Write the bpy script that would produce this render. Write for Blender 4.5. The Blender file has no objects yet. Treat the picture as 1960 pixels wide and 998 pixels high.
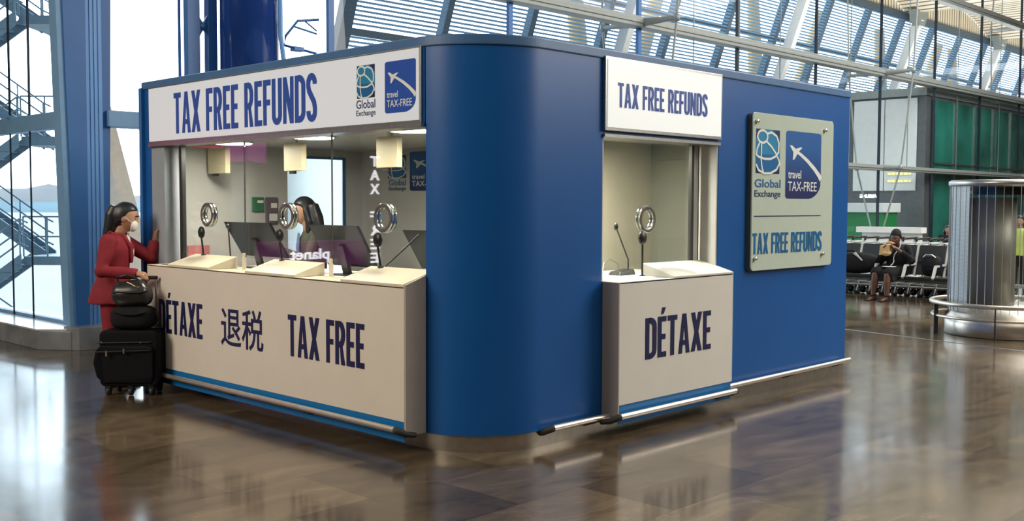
import bpy, bmesh, math, random
from mathutils import Vector, Matrix, Euler
random.seed(7)
S = bpy.context.scene
COL = S.collection
PI = math.pi

# ------------------------------------------------------------------ camera
cd = bpy.data.cameras.new('camera'); cam = bpy.data.objects.new('camera', cd); COL.objects.link(cam)
yaw, pit, rol = math.radians(45.88147), math.radians(3.0745), math.radians(0.18568)
fw = Vector((math.sin(yaw)*math.cos(pit), math.cos(yaw)*math.cos(pit), -math.sin(pit)))
rt = Vector((math.cos(yaw), -math.sin(yaw), 0)); up = rt.cross(fw)
rt, up = math.cos(rol)*rt+math.sin(rol)*up, -math.sin(rol)*rt+math.cos(rol)*up
m3 = Matrix((rt, up, -fw)).transposed()
cam.matrix_world = Matrix.Translation((0, 0, 1.6)) @ m3.to_4x4()
cd.sensor_width = 36; cd.lens = 2008.7/1960*36; cd.clip_end = 4000
S.camera = cam

# ------------------------------------------------------------------ exposure and light
S.view_settings.view_transform = 'Standard'; S.view_settings.look = 'None'
S.view_settings.gamma = 1; S.view_settings.use_curve_mapping = False
S.view_settings.exposure = 0.0
S.cycles.use_denoising = True
S.cycles.max_bounces = 10; S.cycles.transparent_max_bounces = 24
S.cycles.glossy_bounces = 5; S.cycles.diffuse_bounces = 4
S.cycles.sample_clamp_indirect = 6
S.cycles.caustics_reflective = False; S.cycles.caustics_refractive = False

W = bpy.data.worlds.new('world'); S.world = W; W.use_nodes = True
wn = W.node_tree; wn.nodes.clear()
def N(t, typ, **kw):
    n = t.nodes.new(typ)
    for k, v in kw.items(): setattr(n, k, v)
    return n
tc = N(wn, 'ShaderNodeTexCoord'); dt = N(wn, 'ShaderNodeVectorMath', operation='DOT_PRODUCT')
wn.links.new(tc.outputs['Generated'], dt.inputs[0]); dt.inputs[1].default_value = (.6, .8, 0)
mr = N(wn, 'ShaderNodeMapRange'); wn.links.new(dt.outputs['Value'], mr.inputs['Value'])
mr.inputs['From Min'].default_value = -.6; mr.inputs['From Max'].default_value = .75
mr.inputs['To Min'].default_value = .7; mr.inputs['To Max'].default_value = 5.8
bg = N(wn, 'ShaderNodeBackground'); bg.inputs['Color'].default_value = (.80, .91, 1, 1)
wn.links.new(mr.outputs[0], bg.inputs['Strength'])
wo = N(wn, 'ShaderNodeOutputWorld'); wn.links.new(bg.outputs[0], wo.inputs[0])

def area(name, loc, aim, sx, sy, power, color=(1, 1, 1), shape='RECTANGLE', spread=180):
    l = bpy.data.lights.new(name, 'AREA'); l.shape = shape; l.size = sx; l.size_y = sy
    l.energy = power; l.color = color; l.spread = math.radians(spread)
    o = bpy.data.objects.new(name, l); COL.objects.link(o); o.location = loc
    o.rotation_euler = (Vector(aim)-Vector(loc)).to_track_quat('-Z', 'Y').to_euler()
    return o
# added fill lights standing in for roof skylights (above the frame)
area('skylight', (-.5, 3.0, 7.2), (1.2, 4.2, 0), 6, 6, 120, (1, .92, .8))
area('skylight', (-7, 8.8, 7.2), (4, 7, .4), 6, 5, 300, (1, .87, .70), spread=95)
area('skylight', (17, -5.5, 7.4), (8, 4, .8), 7, 5, 1000, (1, .93, .82))
area('skylight', (6.5, -2.5, 7.2), (6.3, -.5, 0), 7, 5, 200, (1, .93, .84))
area('skylight', (15, 2, 8.2), (15, 3, 0), 8, 8, 1300, (1, .97, .92))
area('skylight', (25, 5, 8.2), (25, 6, 0), 9, 8, 1300, (1, .98, .95))
area('ceiling_wash', (38, 14, 5.4), (38, 14.4, 10), 30, 3, 950, (1, .95, .86))  # added uplight with no fixture, brightens the bamboo ceiling

# ------------------------------------------------------------------ materials
def mat(name, col, rough=.5, metal=0, emit=0, ecol=None, noise=0, nscale=8, bump=0, spec=.5, coat=0, aniso=None):
    m = bpy.data.materials.new(name); m.use_nodes = True
    t = m.node_tree; b = t.nodes['Principled BSDF']
    b.inputs['Base Color'].default_value = (*col, 1); b.inputs['Roughness'].default_value = rough
    b.inputs['Metallic'].default_value = metal; b.inputs['Specular IOR Level'].default_value = spec
    b.inputs['Coat Weight'].default_value = coat
    if emit:
        b.inputs['Emission Color'].default_value = (*(ecol or col), 1); b.inputs['Emission Strength'].default_value = emit
    if noise or bump:
        c = N(t, 'ShaderNodeTexCoord'); nz = N(t, 'ShaderNodeTexNoise'); nz.inputs['Scale'].default_value = nscale
        nz.inputs['Detail'].default_value = 5; t.links.new(c.outputs['Object'], nz.inputs['Vector'])
        if noise:
            r = N(t, 'ShaderNodeMapRange'); t.links.new(nz.outputs['Fac'], r.inputs['Value'])
            r.inputs['From Min'].default_value = .3; r.inputs['From Max'].default_value = .7
            r.inputs['To Min'].default_value = 1-noise; r.inputs['To Max'].default_value = 1+noise
            mx = N(t, 'ShaderNodeVectorMath', operation='SCALE'); mx.inputs[0].default_value = col
            t.links.new(r.outputs[0], mx.inputs['Scale']); t.links.new(mx.outputs[0], b.inputs['Base Color'])
        if bump:
            bp = N(t, 'ShaderNodeBump'); bp.inputs['Strength'].default_value = bump; bp.inputs['Distance'].default_value = .01
            t.links.new(nz.outputs['Fac'], bp.inputs['Height']); t.links.new(bp.outputs[0], b.inputs['Normal'])
    return m
def glass(name, tint=(.95, 1, .98), f0=.05, k=.9, frost=0, rough=0):
    m = bpy.data.materials.new(name); m.use_nodes = True; t = m.node_tree; t.nodes.clear()
    lw = N(t, 'ShaderNodeLayerWeight'); lw.inputs['Blend'].default_value = .5
    pw = N(t, 'ShaderNodeMath', operation='POWER'); t.links.new(lw.outputs['Facing'], pw.inputs[0]); pw.inputs[1].default_value = 5
    ma = N(t, 'ShaderNodeMath', operation='MULTIPLY_ADD'); t.links.new(pw.outputs[0], ma.inputs[0])
    ma.inputs[1].default_value = k; ma.inputs[2].default_value = f0; ma.use_clamp = True
    tr = N(t, 'ShaderNodeBsdfTransparent'); tr.inputs[0].default_value = (*tint, 1)
    base = tr
    if frost:
        tl = N(t, 'ShaderNodeBsdfRefraction'); tl.inputs['Color'].default_value = (*tint, 1); tl.inputs['Roughness'].default_value = .75; tl.inputs['IOR'].default_value = 1.25
        mf = N(t, 'ShaderNodeMixShader'); mf.inputs[0].default_value = frost
        t.links.new(tr.outputs[0], mf.inputs[1]); t.links.new(tl.outputs[0], mf.inputs[2]); base = mf
    gl = N(t, 'ShaderNodeBsdfGlossy'); gl.inputs['Roughness'].default_value = rough
    mx = N(t, 'ShaderNodeMixShader'); t.links.new(ma.outputs[0], mx.inputs[0])
    t.links.new(base.outputs[0], mx.inputs[1]); t.links.new(gl.outputs[0], mx.inputs[2])
    o = N(t, 'ShaderNodeOutputMaterial'); t.links.new(mx.outputs[0], o.inputs[0])
    return m
def floor_mat():
    m = bpy.data.materials.new('marble_floor'); m.use_nodes = True; t = m.node_tree; b = t.nodes['Principled BSDF']
    c = N(t, 'ShaderNodeTexCoord'); mp = N(t, 'ShaderNodeMapping'); t.links.new(c.outputs['Object'], mp.inputs[0])
    mp.inputs['Location'].default_value = (-4.97+.975*8, -3.16+.65*20, 0)
    br = N(t, 'ShaderNodeTexBrick'); t.links.new(mp.outputs[0], br.inputs['Vector'])
    br.inputs['Scale'].default_value = 1; br.inputs['Brick Width'].default_value = .975; br.inputs['Row Height'].default_value = .65
    br.inputs['Mortar Size'].default_value = .0022; br.inputs['Mortar Smooth'].default_value = .2; br.offset = .5
    br.inputs['Bias'].default_value = -.1
    br.inputs['Color1'].default_value = (.135, .10, .062, 1); br.inputs['Color2'].default_value = (.062, .045, .029, 1)
    br.inputs['Mortar'].default_value = (.03, .024, .02, 1)
    nz = N(t, 'ShaderNodeTexNoise'); nz.inputs['Scale'].default_value = 1.3; nz.inputs['Detail'].default_value = 9
    nz.inputs['Roughness'].default_value = .68; nz.inputs['Distortion'].default_value = 1.6
    ms = N(t, 'ShaderNodeMapping'); ms.inputs['Scale'].default_value = (1, 2.6, 1); ms.inputs['Rotation'].default_value = (0, 0, .5)
    t.links.new(c.outputs['Object'], ms.inputs[0]); t.links.new(ms.outputs[0], nz.inputs['Vector'])
    r = N(t, 'ShaderNodeMapRange'); t.links.new(nz.outputs['Fac'], r.inputs['Value'])
    r.inputs['From Min'].default_value = .3; r.inputs['From Max'].default_value = .72
    r.inputs['To Min'].default_value = .5; r.inputs['To Max'].default_value = 1.6
    mx = N(t, 'ShaderNodeVectorMath', operation='SCALE'); t.links.new(br.outputs['Color'], mx.inputs[0]); t.links.new(r.outputs[0], mx.inputs['Scale'])
    t.links.new(mx.outputs[0], b.inputs['Base Color'])
    n2 = N(t, 'ShaderNodeTexNoise'); n2.inputs['Scale'].default_value = 2.2; n2.inputs['Detail'].default_value = 6
    t.links.new(c.outputs['Object'], n2.inputs['Vector'])
    r2 = N(t, 'ShaderNodeMapRange'); t.links.new(n2.outputs['Fac'], r2.inputs['Value'])
    r2.inputs['To Min'].default_value = .07; r2.inputs['To Max'].default_value = .19
    t.links.new(r2.outputs[0], b.inputs['Roughness'])
    b.inputs['Specular IOR Level'].default_value = .85
    return m
def stripe_mat(name, c1, c2, freq, axis=1, rough=.6, duty=.3):
    m = bpy.data.materials.new(name); m.use_nodes = True; t = m.node_tree; b = t.nodes['Principled BSDF']
    c = N(t, 'ShaderNodeTexCoord'); sp = N(t, 'ShaderNodeSeparateXYZ'); t.links.new(c.outputs['Object'], sp.inputs[0])
    mu = N(t, 'ShaderNodeMath', operation='MULTIPLY'); t.links.new(sp.outputs[axis], mu.inputs[0]); mu.inputs[1].default_value = freq
    fr = N(t, 'ShaderNodeMath', operation='FRACT'); t.links.new(mu.outputs[0], fr.inputs[0])
    gt = N(t, 'ShaderNodeMath', operation='LESS_THAN'); t.links.new(fr.outputs[0], gt.inputs[0]); gt.inputs[1].default_value = duty
    mx = N(t, 'ShaderNodeMix', data_type='RGBA'); t.links.new(gt.outputs[0], mx.inputs[0])
    mx.inputs[6].default_value = (*c1, 1); mx.inputs[7].default_value = (*c2, 1)
    t.links.new(mx.outputs[2], b.inputs['Base Color']); b.inputs['Roughness'].default_value = rough
    return m
def grad_mat(name, lo, hi, z0, z1, rough=.4):      # printed artwork that fades from one ink to another
    m = bpy.data.materials.new(name); m.use_nodes = True; t = m.node_tree; b = t.nodes['Principled BSDF']
    c = N(t, 'ShaderNodeTexCoord'); sp = N(t, 'ShaderNodeSeparateXYZ'); t.links.new(c.outputs['Generated'], sp.inputs[0])
    r = N(t, 'ShaderNodeMapRange'); t.links.new(sp.outputs[2], r.inputs['Value'])
    r.inputs['From Min'].default_value = z0; r.inputs['From Max'].default_value = z1
    mx = N(t, 'ShaderNodeMix', data_type='RGBA'); t.links.new(r.outputs[0], mx.inputs[0])
    mx.inputs[6].default_value = (*lo, 1); mx.inputs[7].default_value = (*hi, 1)
    t.links.new(mx.outputs[2], b.inputs['Base Color']); b.inputs['Roughness'].default_value = rough
    return m

M = dict(
 floor=floor_mat(),
 blue=mat('kiosk_blue_vinyl', (.003, .092, .345), .34, noise=.04, nscale=3),
 cap=mat('grey_blue_cap', (.06, .155, .34), .4, noise=.06),
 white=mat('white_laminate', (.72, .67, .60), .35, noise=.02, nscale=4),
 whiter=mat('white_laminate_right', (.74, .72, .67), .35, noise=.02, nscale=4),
 side=mat('warm_grey_side', (.42, .38, .345), .4, noise=.03),
 band=mat('bright_blue_band', (.004, .16, .46), .35, noise=.03),
 navy=mat('navy_lettering', (.008, .012, .075), .4, noise=.03),
 signblue=mat('sign_blue_lettering', (.016, .04, .21), .4, emit=.2, ecol=(.03, .13, .5)),
 teal=mat('teal_blue_lettering', (.006, .13, .33), .4, noise=.03),
 litL=mat('backlit_acrylic', (.50, .54, .60), .3, emit=.3, ecol=(.96, .97, 1)),
 litR=mat('bright_backlit_acrylic', (.66, .68, .66), .3, emit=.5, ecol=(.97, 1, .98)),
 alu=mat('brushed_aluminium', (.46, .46, .45), .32, 1, noise=.08, nscale=30),
 skirt=mat('brushed_skirting', (.50, .45, .38), .28, .9, noise=.1, nscale=20), armgrey=mat('grey_painted_arm', (.50, .51, .50), .35, noise=.05),
 steel=mat('stainless_steel', (.68, .62, .54), .33, .85, noise=.06, nscale=20),
 chrome=mat('chrome', (.72, .72, .70), .14, 1, noise=.02), ringface=mat('dark_chrome_face', (.30, .29, .27), .3, .9, noise=.05),
 black=mat('black_plastic', (.010, .011, .013), .38, noise=.15),
 dark=mat('dark_screen', (.008, .010, .014), .4, noise=.1, spec=.2),
 rubber=mat('dark_rubber', (.035, .033, .03), .6, noise=.1),
 cream=mat('cream_wall', (.80, .74, .56), .6, noise=.03),
 jamb=mat('blue_grey_jamb', (.30, .34, .40), .5, noise=.04), boothside=mat('grey_green_panel', (.30, .31, .26), .4, noise=.04), beige=mat('beige_wall', (.56, .56, .54), .6, noise=.04),
 shelf=mat('cream_laminate', (.78, .70, .54), .4, noise=.04),
 shelfw=mat('white_shelf', (.80, .79, .73), .35, noise=.02),
 box=mat('cream_plastic', (.78, .68, .45), .45, noise=.02),
 lamp=mat('lamp_diffuser', (1, 1, .95), .4, emit=5, ecol=(1, .93, .78)),
 pane=glass('clear_glass', (.96, .985, .975), .06, .9),
 bigpane=glass('facade_glass', (.93, .98, 1), .03, .5),
 frost=glass('frosted_glass', (1, 1, .98), .04, .6, frost=1),
 plate=mat('satin_glass_plate', (.56, .66, .57), .12, noise=.02, coat=.5),
 plateedge=mat('plate_backing', (.05, .06, .06), .5, noise=.05),
 printblue=mat('logo_light_blue', (.02, .24, .47), .35, noise=.05),
 printdeep=mat('logo_deep_blue', (.008, .13, .36), .35, noise=.05),
 printnavy=mat('logo_navy', (.008, .018, .11), .35, noise=.05),
 ink=mat('logo_white_ink', (.80, .84, .80), .4, noise=.02),
 inktext=mat('logo_text_blue', (.012, .12, .33), .4, noise=.02),
 inkdark=mat('logo_text_dark', (.010, .03, .12), .4, noise=.02),
 tf=grad_mat('logo_gradient_print', (.006, .014, .11), (.006, .10, .36), .1, .75),
 tfl=mat('backlit_logo_blue', (.012, .06, .33), .35, emit=.1, ecol=(.04, .15, .6)),
 pillar=mat('blue_painted_steel', (.03, .155, .45), .42, noise=.08, nscale=2),
 pillarlight=mat('light_blue_cladding', (.16, .40, .80), .4, noise=.05, nscale=3),
 frame=mat('grey_blue_window_frame', (.20, .40, .66), .45, noise=.05),
 column=mat('glossy_blue_column', (.012, .05, .24), .12, noise=.1, nscale=2, coat=.3),
 beam=mat('grey_steel_beam', (.29, .32, .31), .4, .1, noise=.05),
 darkline=mat('dark_mullion', (.012, .02, .035), .4, noise=.1),
 ribgrey=mat('grey_blue_rib', (.055, .095, .14), .5, noise=.08),
 louver=mat('grey_blue_louvre', (.15, .32, .54), .5, noise=.08, nscale=2),
 prop=mat('white_painted_prop', (.85, .85, .84), .4, noise=.03),
 tan=mat('tan_painted_prop', (.80, .50, .20), .5, noise=.1),
 bamboo=stripe_mat('bamboo_strips', (.90, .80, .64), (.20, .15, .10), 4.3, 0, .55, .3),
 lip=mat('bamboo_edge', (.52, .40, .25), .5, noise=.1),
 ledge=mat('grey_marble', (.21, .23, .25), .25, noise=.3, nscale=3),
 ledgetop=mat('pale_marble_sill', (.52, .55, .57), .2, noise=.15, nscale=3),
 proptan=mat('pale_tan_prop', (.66, .54, .42), .5, noise=.08), apron=mat('pale_concrete', (.36, .35, .33), .8, noise=.12, nscale=.05),
 hill=mat('hazy_pale_hill', (.20, .20, .21), .9, noise=.15, nscale=.01),  # distance haze mixed into the hill colour
 hillb=mat('hazy_blue_hill', (.11, .20, .25), .9, noise=.15, nscale=.01),  # nearer ridge, blue haze also in its colour
 stair=mat('galvanised_steel', (.11, .19, .26), .5, .2, noise=.1, nscale=2),
 wall=mat('hall_wall', (.33, .30, .26), .7, noise=.1, nscale=.6),
 block=mat('grey_metal_cladding', (.13, .14, .14), .35, .2, noise=.1),
 panelw=mat('pale_panel', (.80, .83, .80), .3, noise=.03),
 ggreen=mat('green_tinted_glazing', (.02, .16, .12), .10, noise=.7, nscale=.7),
 green=mat('green_laminate', (.02, .22, .06), .4, noise=.1),
 purple=mat('purple_laminate', (.10, .012, .085), .3, noise=.05),
 purplefront=mat('glowing_purple_front', (.10, .012, .085), .3, emit=.9, ecol=(.40, .05, .30)),  # glow added so the counter front shows in the window reflection
 purplelit=mat('purple_lightbox', (.18, .02, .15), .3, emit=2.5, ecol=(.35, .04, .28)),
 redlit=mat('red_lightbox', (.3, .01, .06), .3, emit=3, ecol=(.5, .015, .10)),
 litwhite=mat('lit_white_letter', (.9, .9, .95), .4, emit=7, ecol=(.95, .93, 1)),
 yellowreflect=mat('yellow_sign_reflection', (.8, .65, .1), .4, emit=.8, ecol=(1, .85, .3)),
 skin=mat('tan_skin', (.42, .23, .15), .5, noise=.05),
 skind=mat('dark_skin', (.11, .048, .028), .45, noise=.06),
 hair=mat('black_hair', (.010, .011, .016), .4, noise=.3, nscale=40),
 red=mat('crimson_wool', (.22, .008, .020), .8, noise=.12, nscale=12, bump=.2),
 whitecloth=mat('white_cloth', (.75, .75, .75), .8, noise=.03),
 mask=mat('white_mask', (.78, .75, .72), .8, noise=.03),
 cloth=mat('black_cloth', (.009, .009, .011), .8, noise=.3, nscale=15, bump=.2, spec=.2),
 bluecloth=mat('pale_blue_shirt', (.12, .22, .36), .8, noise=.08),
 olive=mat('olive_jacket', (.05, .05, .035), .8, noise=.1),
 luggage=mat('black_nylon', (.004, .0045, .007), .7, noise=.2, nscale=25, bump=.15, spec=.15),
 leather=mat('black_leather', (.016, .016, .018), .28, noise=.2, nscale=14, bump=.25),
 gold=mat('brass_zip', (.75, .6, .35), .3, 1, noise=.05),
 vinyl=mat('black_seat_vinyl', (.018, .021, .024), .4, noise=.1),
 paper=mat('paper', (.8, .79, .74), .8, noise=.02),
 kraft=mat('brown_paper', (.52, .36, .17), .8, noise=.1),
 bread=mat('bread_crust', (.42, .2, .06), .7, noise=.2, nscale=30),
 hivis=mat('yellow_green_jacket', (.42, .50, .10), .7, noise=.1),
 ribglass=glass('ribbed_glass', (.92, .96, .97), .08, .5, rough=.15),
 meshsteel=stripe_mat('perforated_steel', (.88, .90, .92), (.62, .65, .68), 60, 2, .3, .35),
 core=mat('bronze_grey_steel', (.27, .25, .21), .45, .5, noise=.1, nscale=2),
 pink=mat('pink_sheet', (.62, .22, .22), .7, noise=.05),
 greenbag=mat('green_pouch', (.02, .16, .08), .5, noise=.05),
 violetbag=mat('violet_pouch', (.13, .10, .14), .5, noise=.05),
 lips=mat('lips', (.28, .07, .06), .4, noise=.05),
 eyew=mat('eye_white', (.42, .40, .38), .3, noise=.02),
)
# ------------------------------------------------------------------ helpers
def V(*a): return Vector(a)
class MB:                                         # gathers shapes, then links them as ONE mesh object
    def __init__(s): s.v, s.f, s.sm = [], [], []
    def add(s, vs, fs, smooth=False):
        n = len(s.v); s.v += [Vector(p) for p in vs]
        for f in fs: s.f.append([i+n for i in f]); s.sm.append(smooth)
        return s
    def box(s, a, b):
        (x0, y0, z0), (x1, y1, z1) = [[f(p, q) for p, q in zip(a, b)] for f in (min, max)]
        return s.add([(x0,y0,z0),(x1,y0,z0),(x1,y1,z0),(x0,y1,z0),(x0,y0,z1),(x1,y0,z1),(x1,y1,z1),(x0,y1,z1)],
                     [(3,2,1,0),(4,5,6,7),(0,1,5,4),(1,2,6,5),(2,3,7,6),(3,0,4,7)])
    def hexa(s, p):                               # 8 corners: bottom ring, top ring
        return s.add(p, [(3,2,1,0),(4,5,6,7),(0,1,5,4),(1,2,6,5),(2,3,7,6),(3,0,4,7)])
    def prism(s, pts, off):                       # planar outline pushed along off
        n = len(pts); off = Vector(off); pts = [Vector(p) for p in pts]
        return s.add(pts+[p+off for p in pts], [list(range(n))[::-1], list(range(n, 2*n))]+[(i, (i+1)%n, n+(i+1)%n, n+i) for i in range(n)])
    def bar(s, a, b, w, h=None, upv=(0, 0, 1)):   # rectangular bar
        a, b = Vector(a), Vector(b); h = h or w; d = (b-a).normalized(); u = Vector(upv)
        if abs(d.dot(u)) > .98: u = Vector((1, 0, 0))
        sx = d.cross(u).normalized()*w/2; sy = sx.normalized().cross(d)*h/2
        return s.hexa([a-sx-sy, a+sx-sy, a+sx+sy, a-sx+sy, b-sx-sy, b+sx-sy, b+sx+sy, b-sx+sy])
    def tube(s, pts, r, n=10, cap=True, closed=False):
        pts = [Vector(p) for p in pts]; rs = r if isinstance(r, (list, tuple)) else [r]*len(pts)
        m = len(pts); rings = []; pu = None
        for i, p in enumerate(pts):
            if closed: d = pts[(i+1) % m]-pts[i-1]
            else: d = (pts[min(i+1, m-1)]-pts[max(i-1, 0)])
            d.normalize()
            u = pu if pu is not None else (Vector((0, 0, 1)) if abs(d.z) < .9 else Vector((1, 0, 0)))
            sx = d.cross(u)
            if sx.length < 1e-4: sx = d.cross(Vector((.3, 1, .2)))
            sx.normalize(); sy = sx.cross(d).normalized(); pu = sy
            rings.append([p+(sx*math.cos(2*PI*k/n)+sy*math.sin(2*PI*k/n))*rs[i] for k in range(n)])
        vs = [q for r_ in rings for q in r_]; fs = []
        for i in range(m if closed else m-1):
            j = (i+1) % m
            for k in range(n): fs.append((i*n+k, i*n+(k+1) % n, j*n+(k+1) % n, j*n+k))
        s.add(vs, fs, True)
        if cap and not closed:
            s.add(rings[0], [list(range(n))]); s.add(rings[-1], [list(range(n))[::-1]])
        return s
    def lathe(s, prof, c=(0, 0, 0), n=32, a0=0, a1=2*PI, smooth=True, axis='Z'):
        full = abs(a1-a0-2*PI) < 1e-6; m = n if full else n+1; vs = []; fs = []
        for i in range(m):
            a = a0+(a1-a0)*i/n; ca, sa = math.cos(a), math.sin(a)
            for r, z in prof:
                p = (r*ca, r*sa, z)
                if axis == 'X': p = (z, r*ca, r*sa)
                if axis == 'Y': p = (r*sa, z, r*ca)
                vs.append(Vector(p)+Vector(c))
        k = len(prof)
        for i in range(n):
            j = (i+1) % m
            for q in range(k-1):
                fs.append((i*k+q, j*k+q, j*k+q+1, i*k+q+1))
        return s.add(vs, fs, smooth)
    def ell(s, c, r, n=20, mrot=None, fn=None):   # ellipsoid, optionally reshaped
        vs, fs = [], []; h = n//2
        for i in range(h+1):
            t = PI*i/h
            for k in range(n):
                a = 2*PI*k/n; p = Vector((math.sin(t)*math.cos(a), math.sin(t)*math.sin(a), math.cos(t)))
                if fn: p = fn(p)
                p = Vector((p.x*r[0], p.y*r[1], p.z*r[2]))
                if mrot: p = mrot @ p
                vs.append(p+Vector(c))
        for i in range(h):
            for k in range(n): fs.append((i*n+k, (i+1)*n+k, (i+1)*n+(k+1) % n, i*n+(k+1) % n))
        return s.add(vs, fs, True)
    def rbox(s, a, b, r, axis=2, n=5):            # box with rounded edges along one axis
        ax = [i for i in range(3) if i != axis]; u, w = ax; out = []
        for (cu, cw, q) in ((b[u]-r, b[w]-r, 0), (a[u]+r, b[w]-r, 1), (a[u]+r, a[w]+r, 2), (b[u]-r, a[w]+r, 3)):
            for k in range(n+1):
                t = PI/2*(q+k/n); p = [0, 0, 0]; p[u] = cu+r*math.cos(t); p[w] = cw+r*math.sin(t); p[axis] = a[axis]; out.append(p)
        off = [0, 0, 0]; off[axis] = b[axis]-a[axis]
        return s.prism(out, off)
    def xf(s, m): s.v = [m @ p for p in s.v]; return s
    def join(s, o): return s.add(o.v, o.f) if False else s._j(o)
    def _j(s, o):
        n = len(s.v); s.v += [p.copy() for p in o.v]; s.f += [[i+n for i in f] for f in o.f]; s.sm += o.sm; return s
def rootloc(o):
    l = Vector((0, 0, 0))
    while o is not None: l = l+o.location; o = o.parent
    return l
def B(name, mb, m, parent=None, bev=0, sub=0, label=None, seg=2, remesh=0):
    me = bpy.data.meshes.new(name); off = rootloc(parent)
    me.from_pydata([tuple(p-off) for p in mb.v], [], mb.f); me.update()
    bm = bmesh.new(); bm.from_mesh(me); bmesh.ops.recalc_face_normals(bm, faces=bm.faces); bm.to_mesh(me); bm.free()
    me.polygons.foreach_set('use_smooth', mb.sm)
    me.materials.append(M[m] if isinstance(m, str) else m)
    o = bpy.data.objects.new(name, me); COL.objects.link(o); o.parent = parent
    if remesh:
        r = o.modifiers.new('r', 'REMESH'); r.mode = 'VOXEL'; r.voxel_size = remesh; r.use_smooth_shade = True
        sm = o.modifiers.new('s', 'SMOOTH'); sm.iterations = 4; sm.factor = .5
    if bev:
        b = o.modifiers.new('b', 'BEVEL'); b.width = bev; b.segments = seg; b.limit_method = 'ANGLE'; b.angle_limit = math.radians(40)
    if sub:
        b = o.modifiers.new('u', 'SUBSURF'); b.levels = sub; b.render_levels = sub
    if label: o['label'] = label
    return o
def tag(o, label, cat, group=None, kind=None):
    o['label'] = label; o['category'] = cat
    if group: o['group'] = group
    if kind: o['kind'] = kind
    return o
def thing(name, loc, label, cat, group=None, kind=None):
    o = bpy.data.objects.new(name, None); COL.objects.link(o); o.location = loc; o.empty_display_size = .1
    return tag(o, label, cat, group, kind)
def struct(o, label=None):
    o['kind'] = 'structure'
    if label: o['label'] = label; o['category'] = o.name.split('.')[0].split('_')[0]
    return o
def dup(root, loc, rotz=None, label=None):
    r = root.copy(); COL.objects.link(r); r.location = loc
    if rotz is not None: r.rotation_euler = (0, 0, rotz)
    if label: r['label'] = label
    for ch in list(root.children):
        c = ch.copy(); COL.objects.link(c); c.parent = r
        for g in list(ch.children):
            d = g.copy(); COL.objects.link(d); d.parent = c
    return r
# flat artwork: local (u, v) on a plane; LF = left face (looking along +x), RF = right face (looking along +y)
def LF(x): return lambda u, v, n=0: Vector((x-n, u, v))      # u is world y, which runs to the LEFT on screen
def RF(y): return lambda u, v, n=0: Vector((u, y-n, v))
def poly(mb, fr, pts, d, n0=0):
    mb.prism([fr(u, v, n0) for u, v in pts], fr(0, 0, d)-fr(0, 0, 0))
def strip(mb, fr, pts, w, d, n0=0, closed=False):             # a stroke of constant width
    pts = [Vector((p[0], p[1])) for p in pts]; m = len(pts); L, R = [], []
    for i, p in enumerate(pts):
        a = pts[i-1] if (i > 0 or closed) else None; b = pts[(i+1) % m] if (i < m-1 or closed) else None
        d1 = (p-a).normalized() if a is not None else None; d2 = (b-p).normalized() if b is not None else None
        dd = d1 if d2 is None else d2 if d1 is None else (d1+d2).normalized()
        nn = Vector((-dd.y, dd.x)); k = 1
        if d1 is not None and d2 is not None: k = 1/max(.45, nn.dot(Vector((-d1.y, d1.x))))
        ww = w[i] if isinstance(w, (list, tuple)) else w
        L.append(p+nn*ww/2*k); R.append(p-nn*ww/2*k)
    for i in range(m if closed else m-1):
        j = (i+1) % m
        poly(mb, fr, [L[i], L[j], R[j], R[i]], d, n0)
def arc(cx, cy, rx, ry, a0, a1, n=10):
    return [(cx+rx*math.cos(math.radians(a0+(a1-a0)*i/n)), cy+ry*math.sin(math.radians(a0+(a1-a0)*i/n))) for i in range(n+1)]
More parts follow.
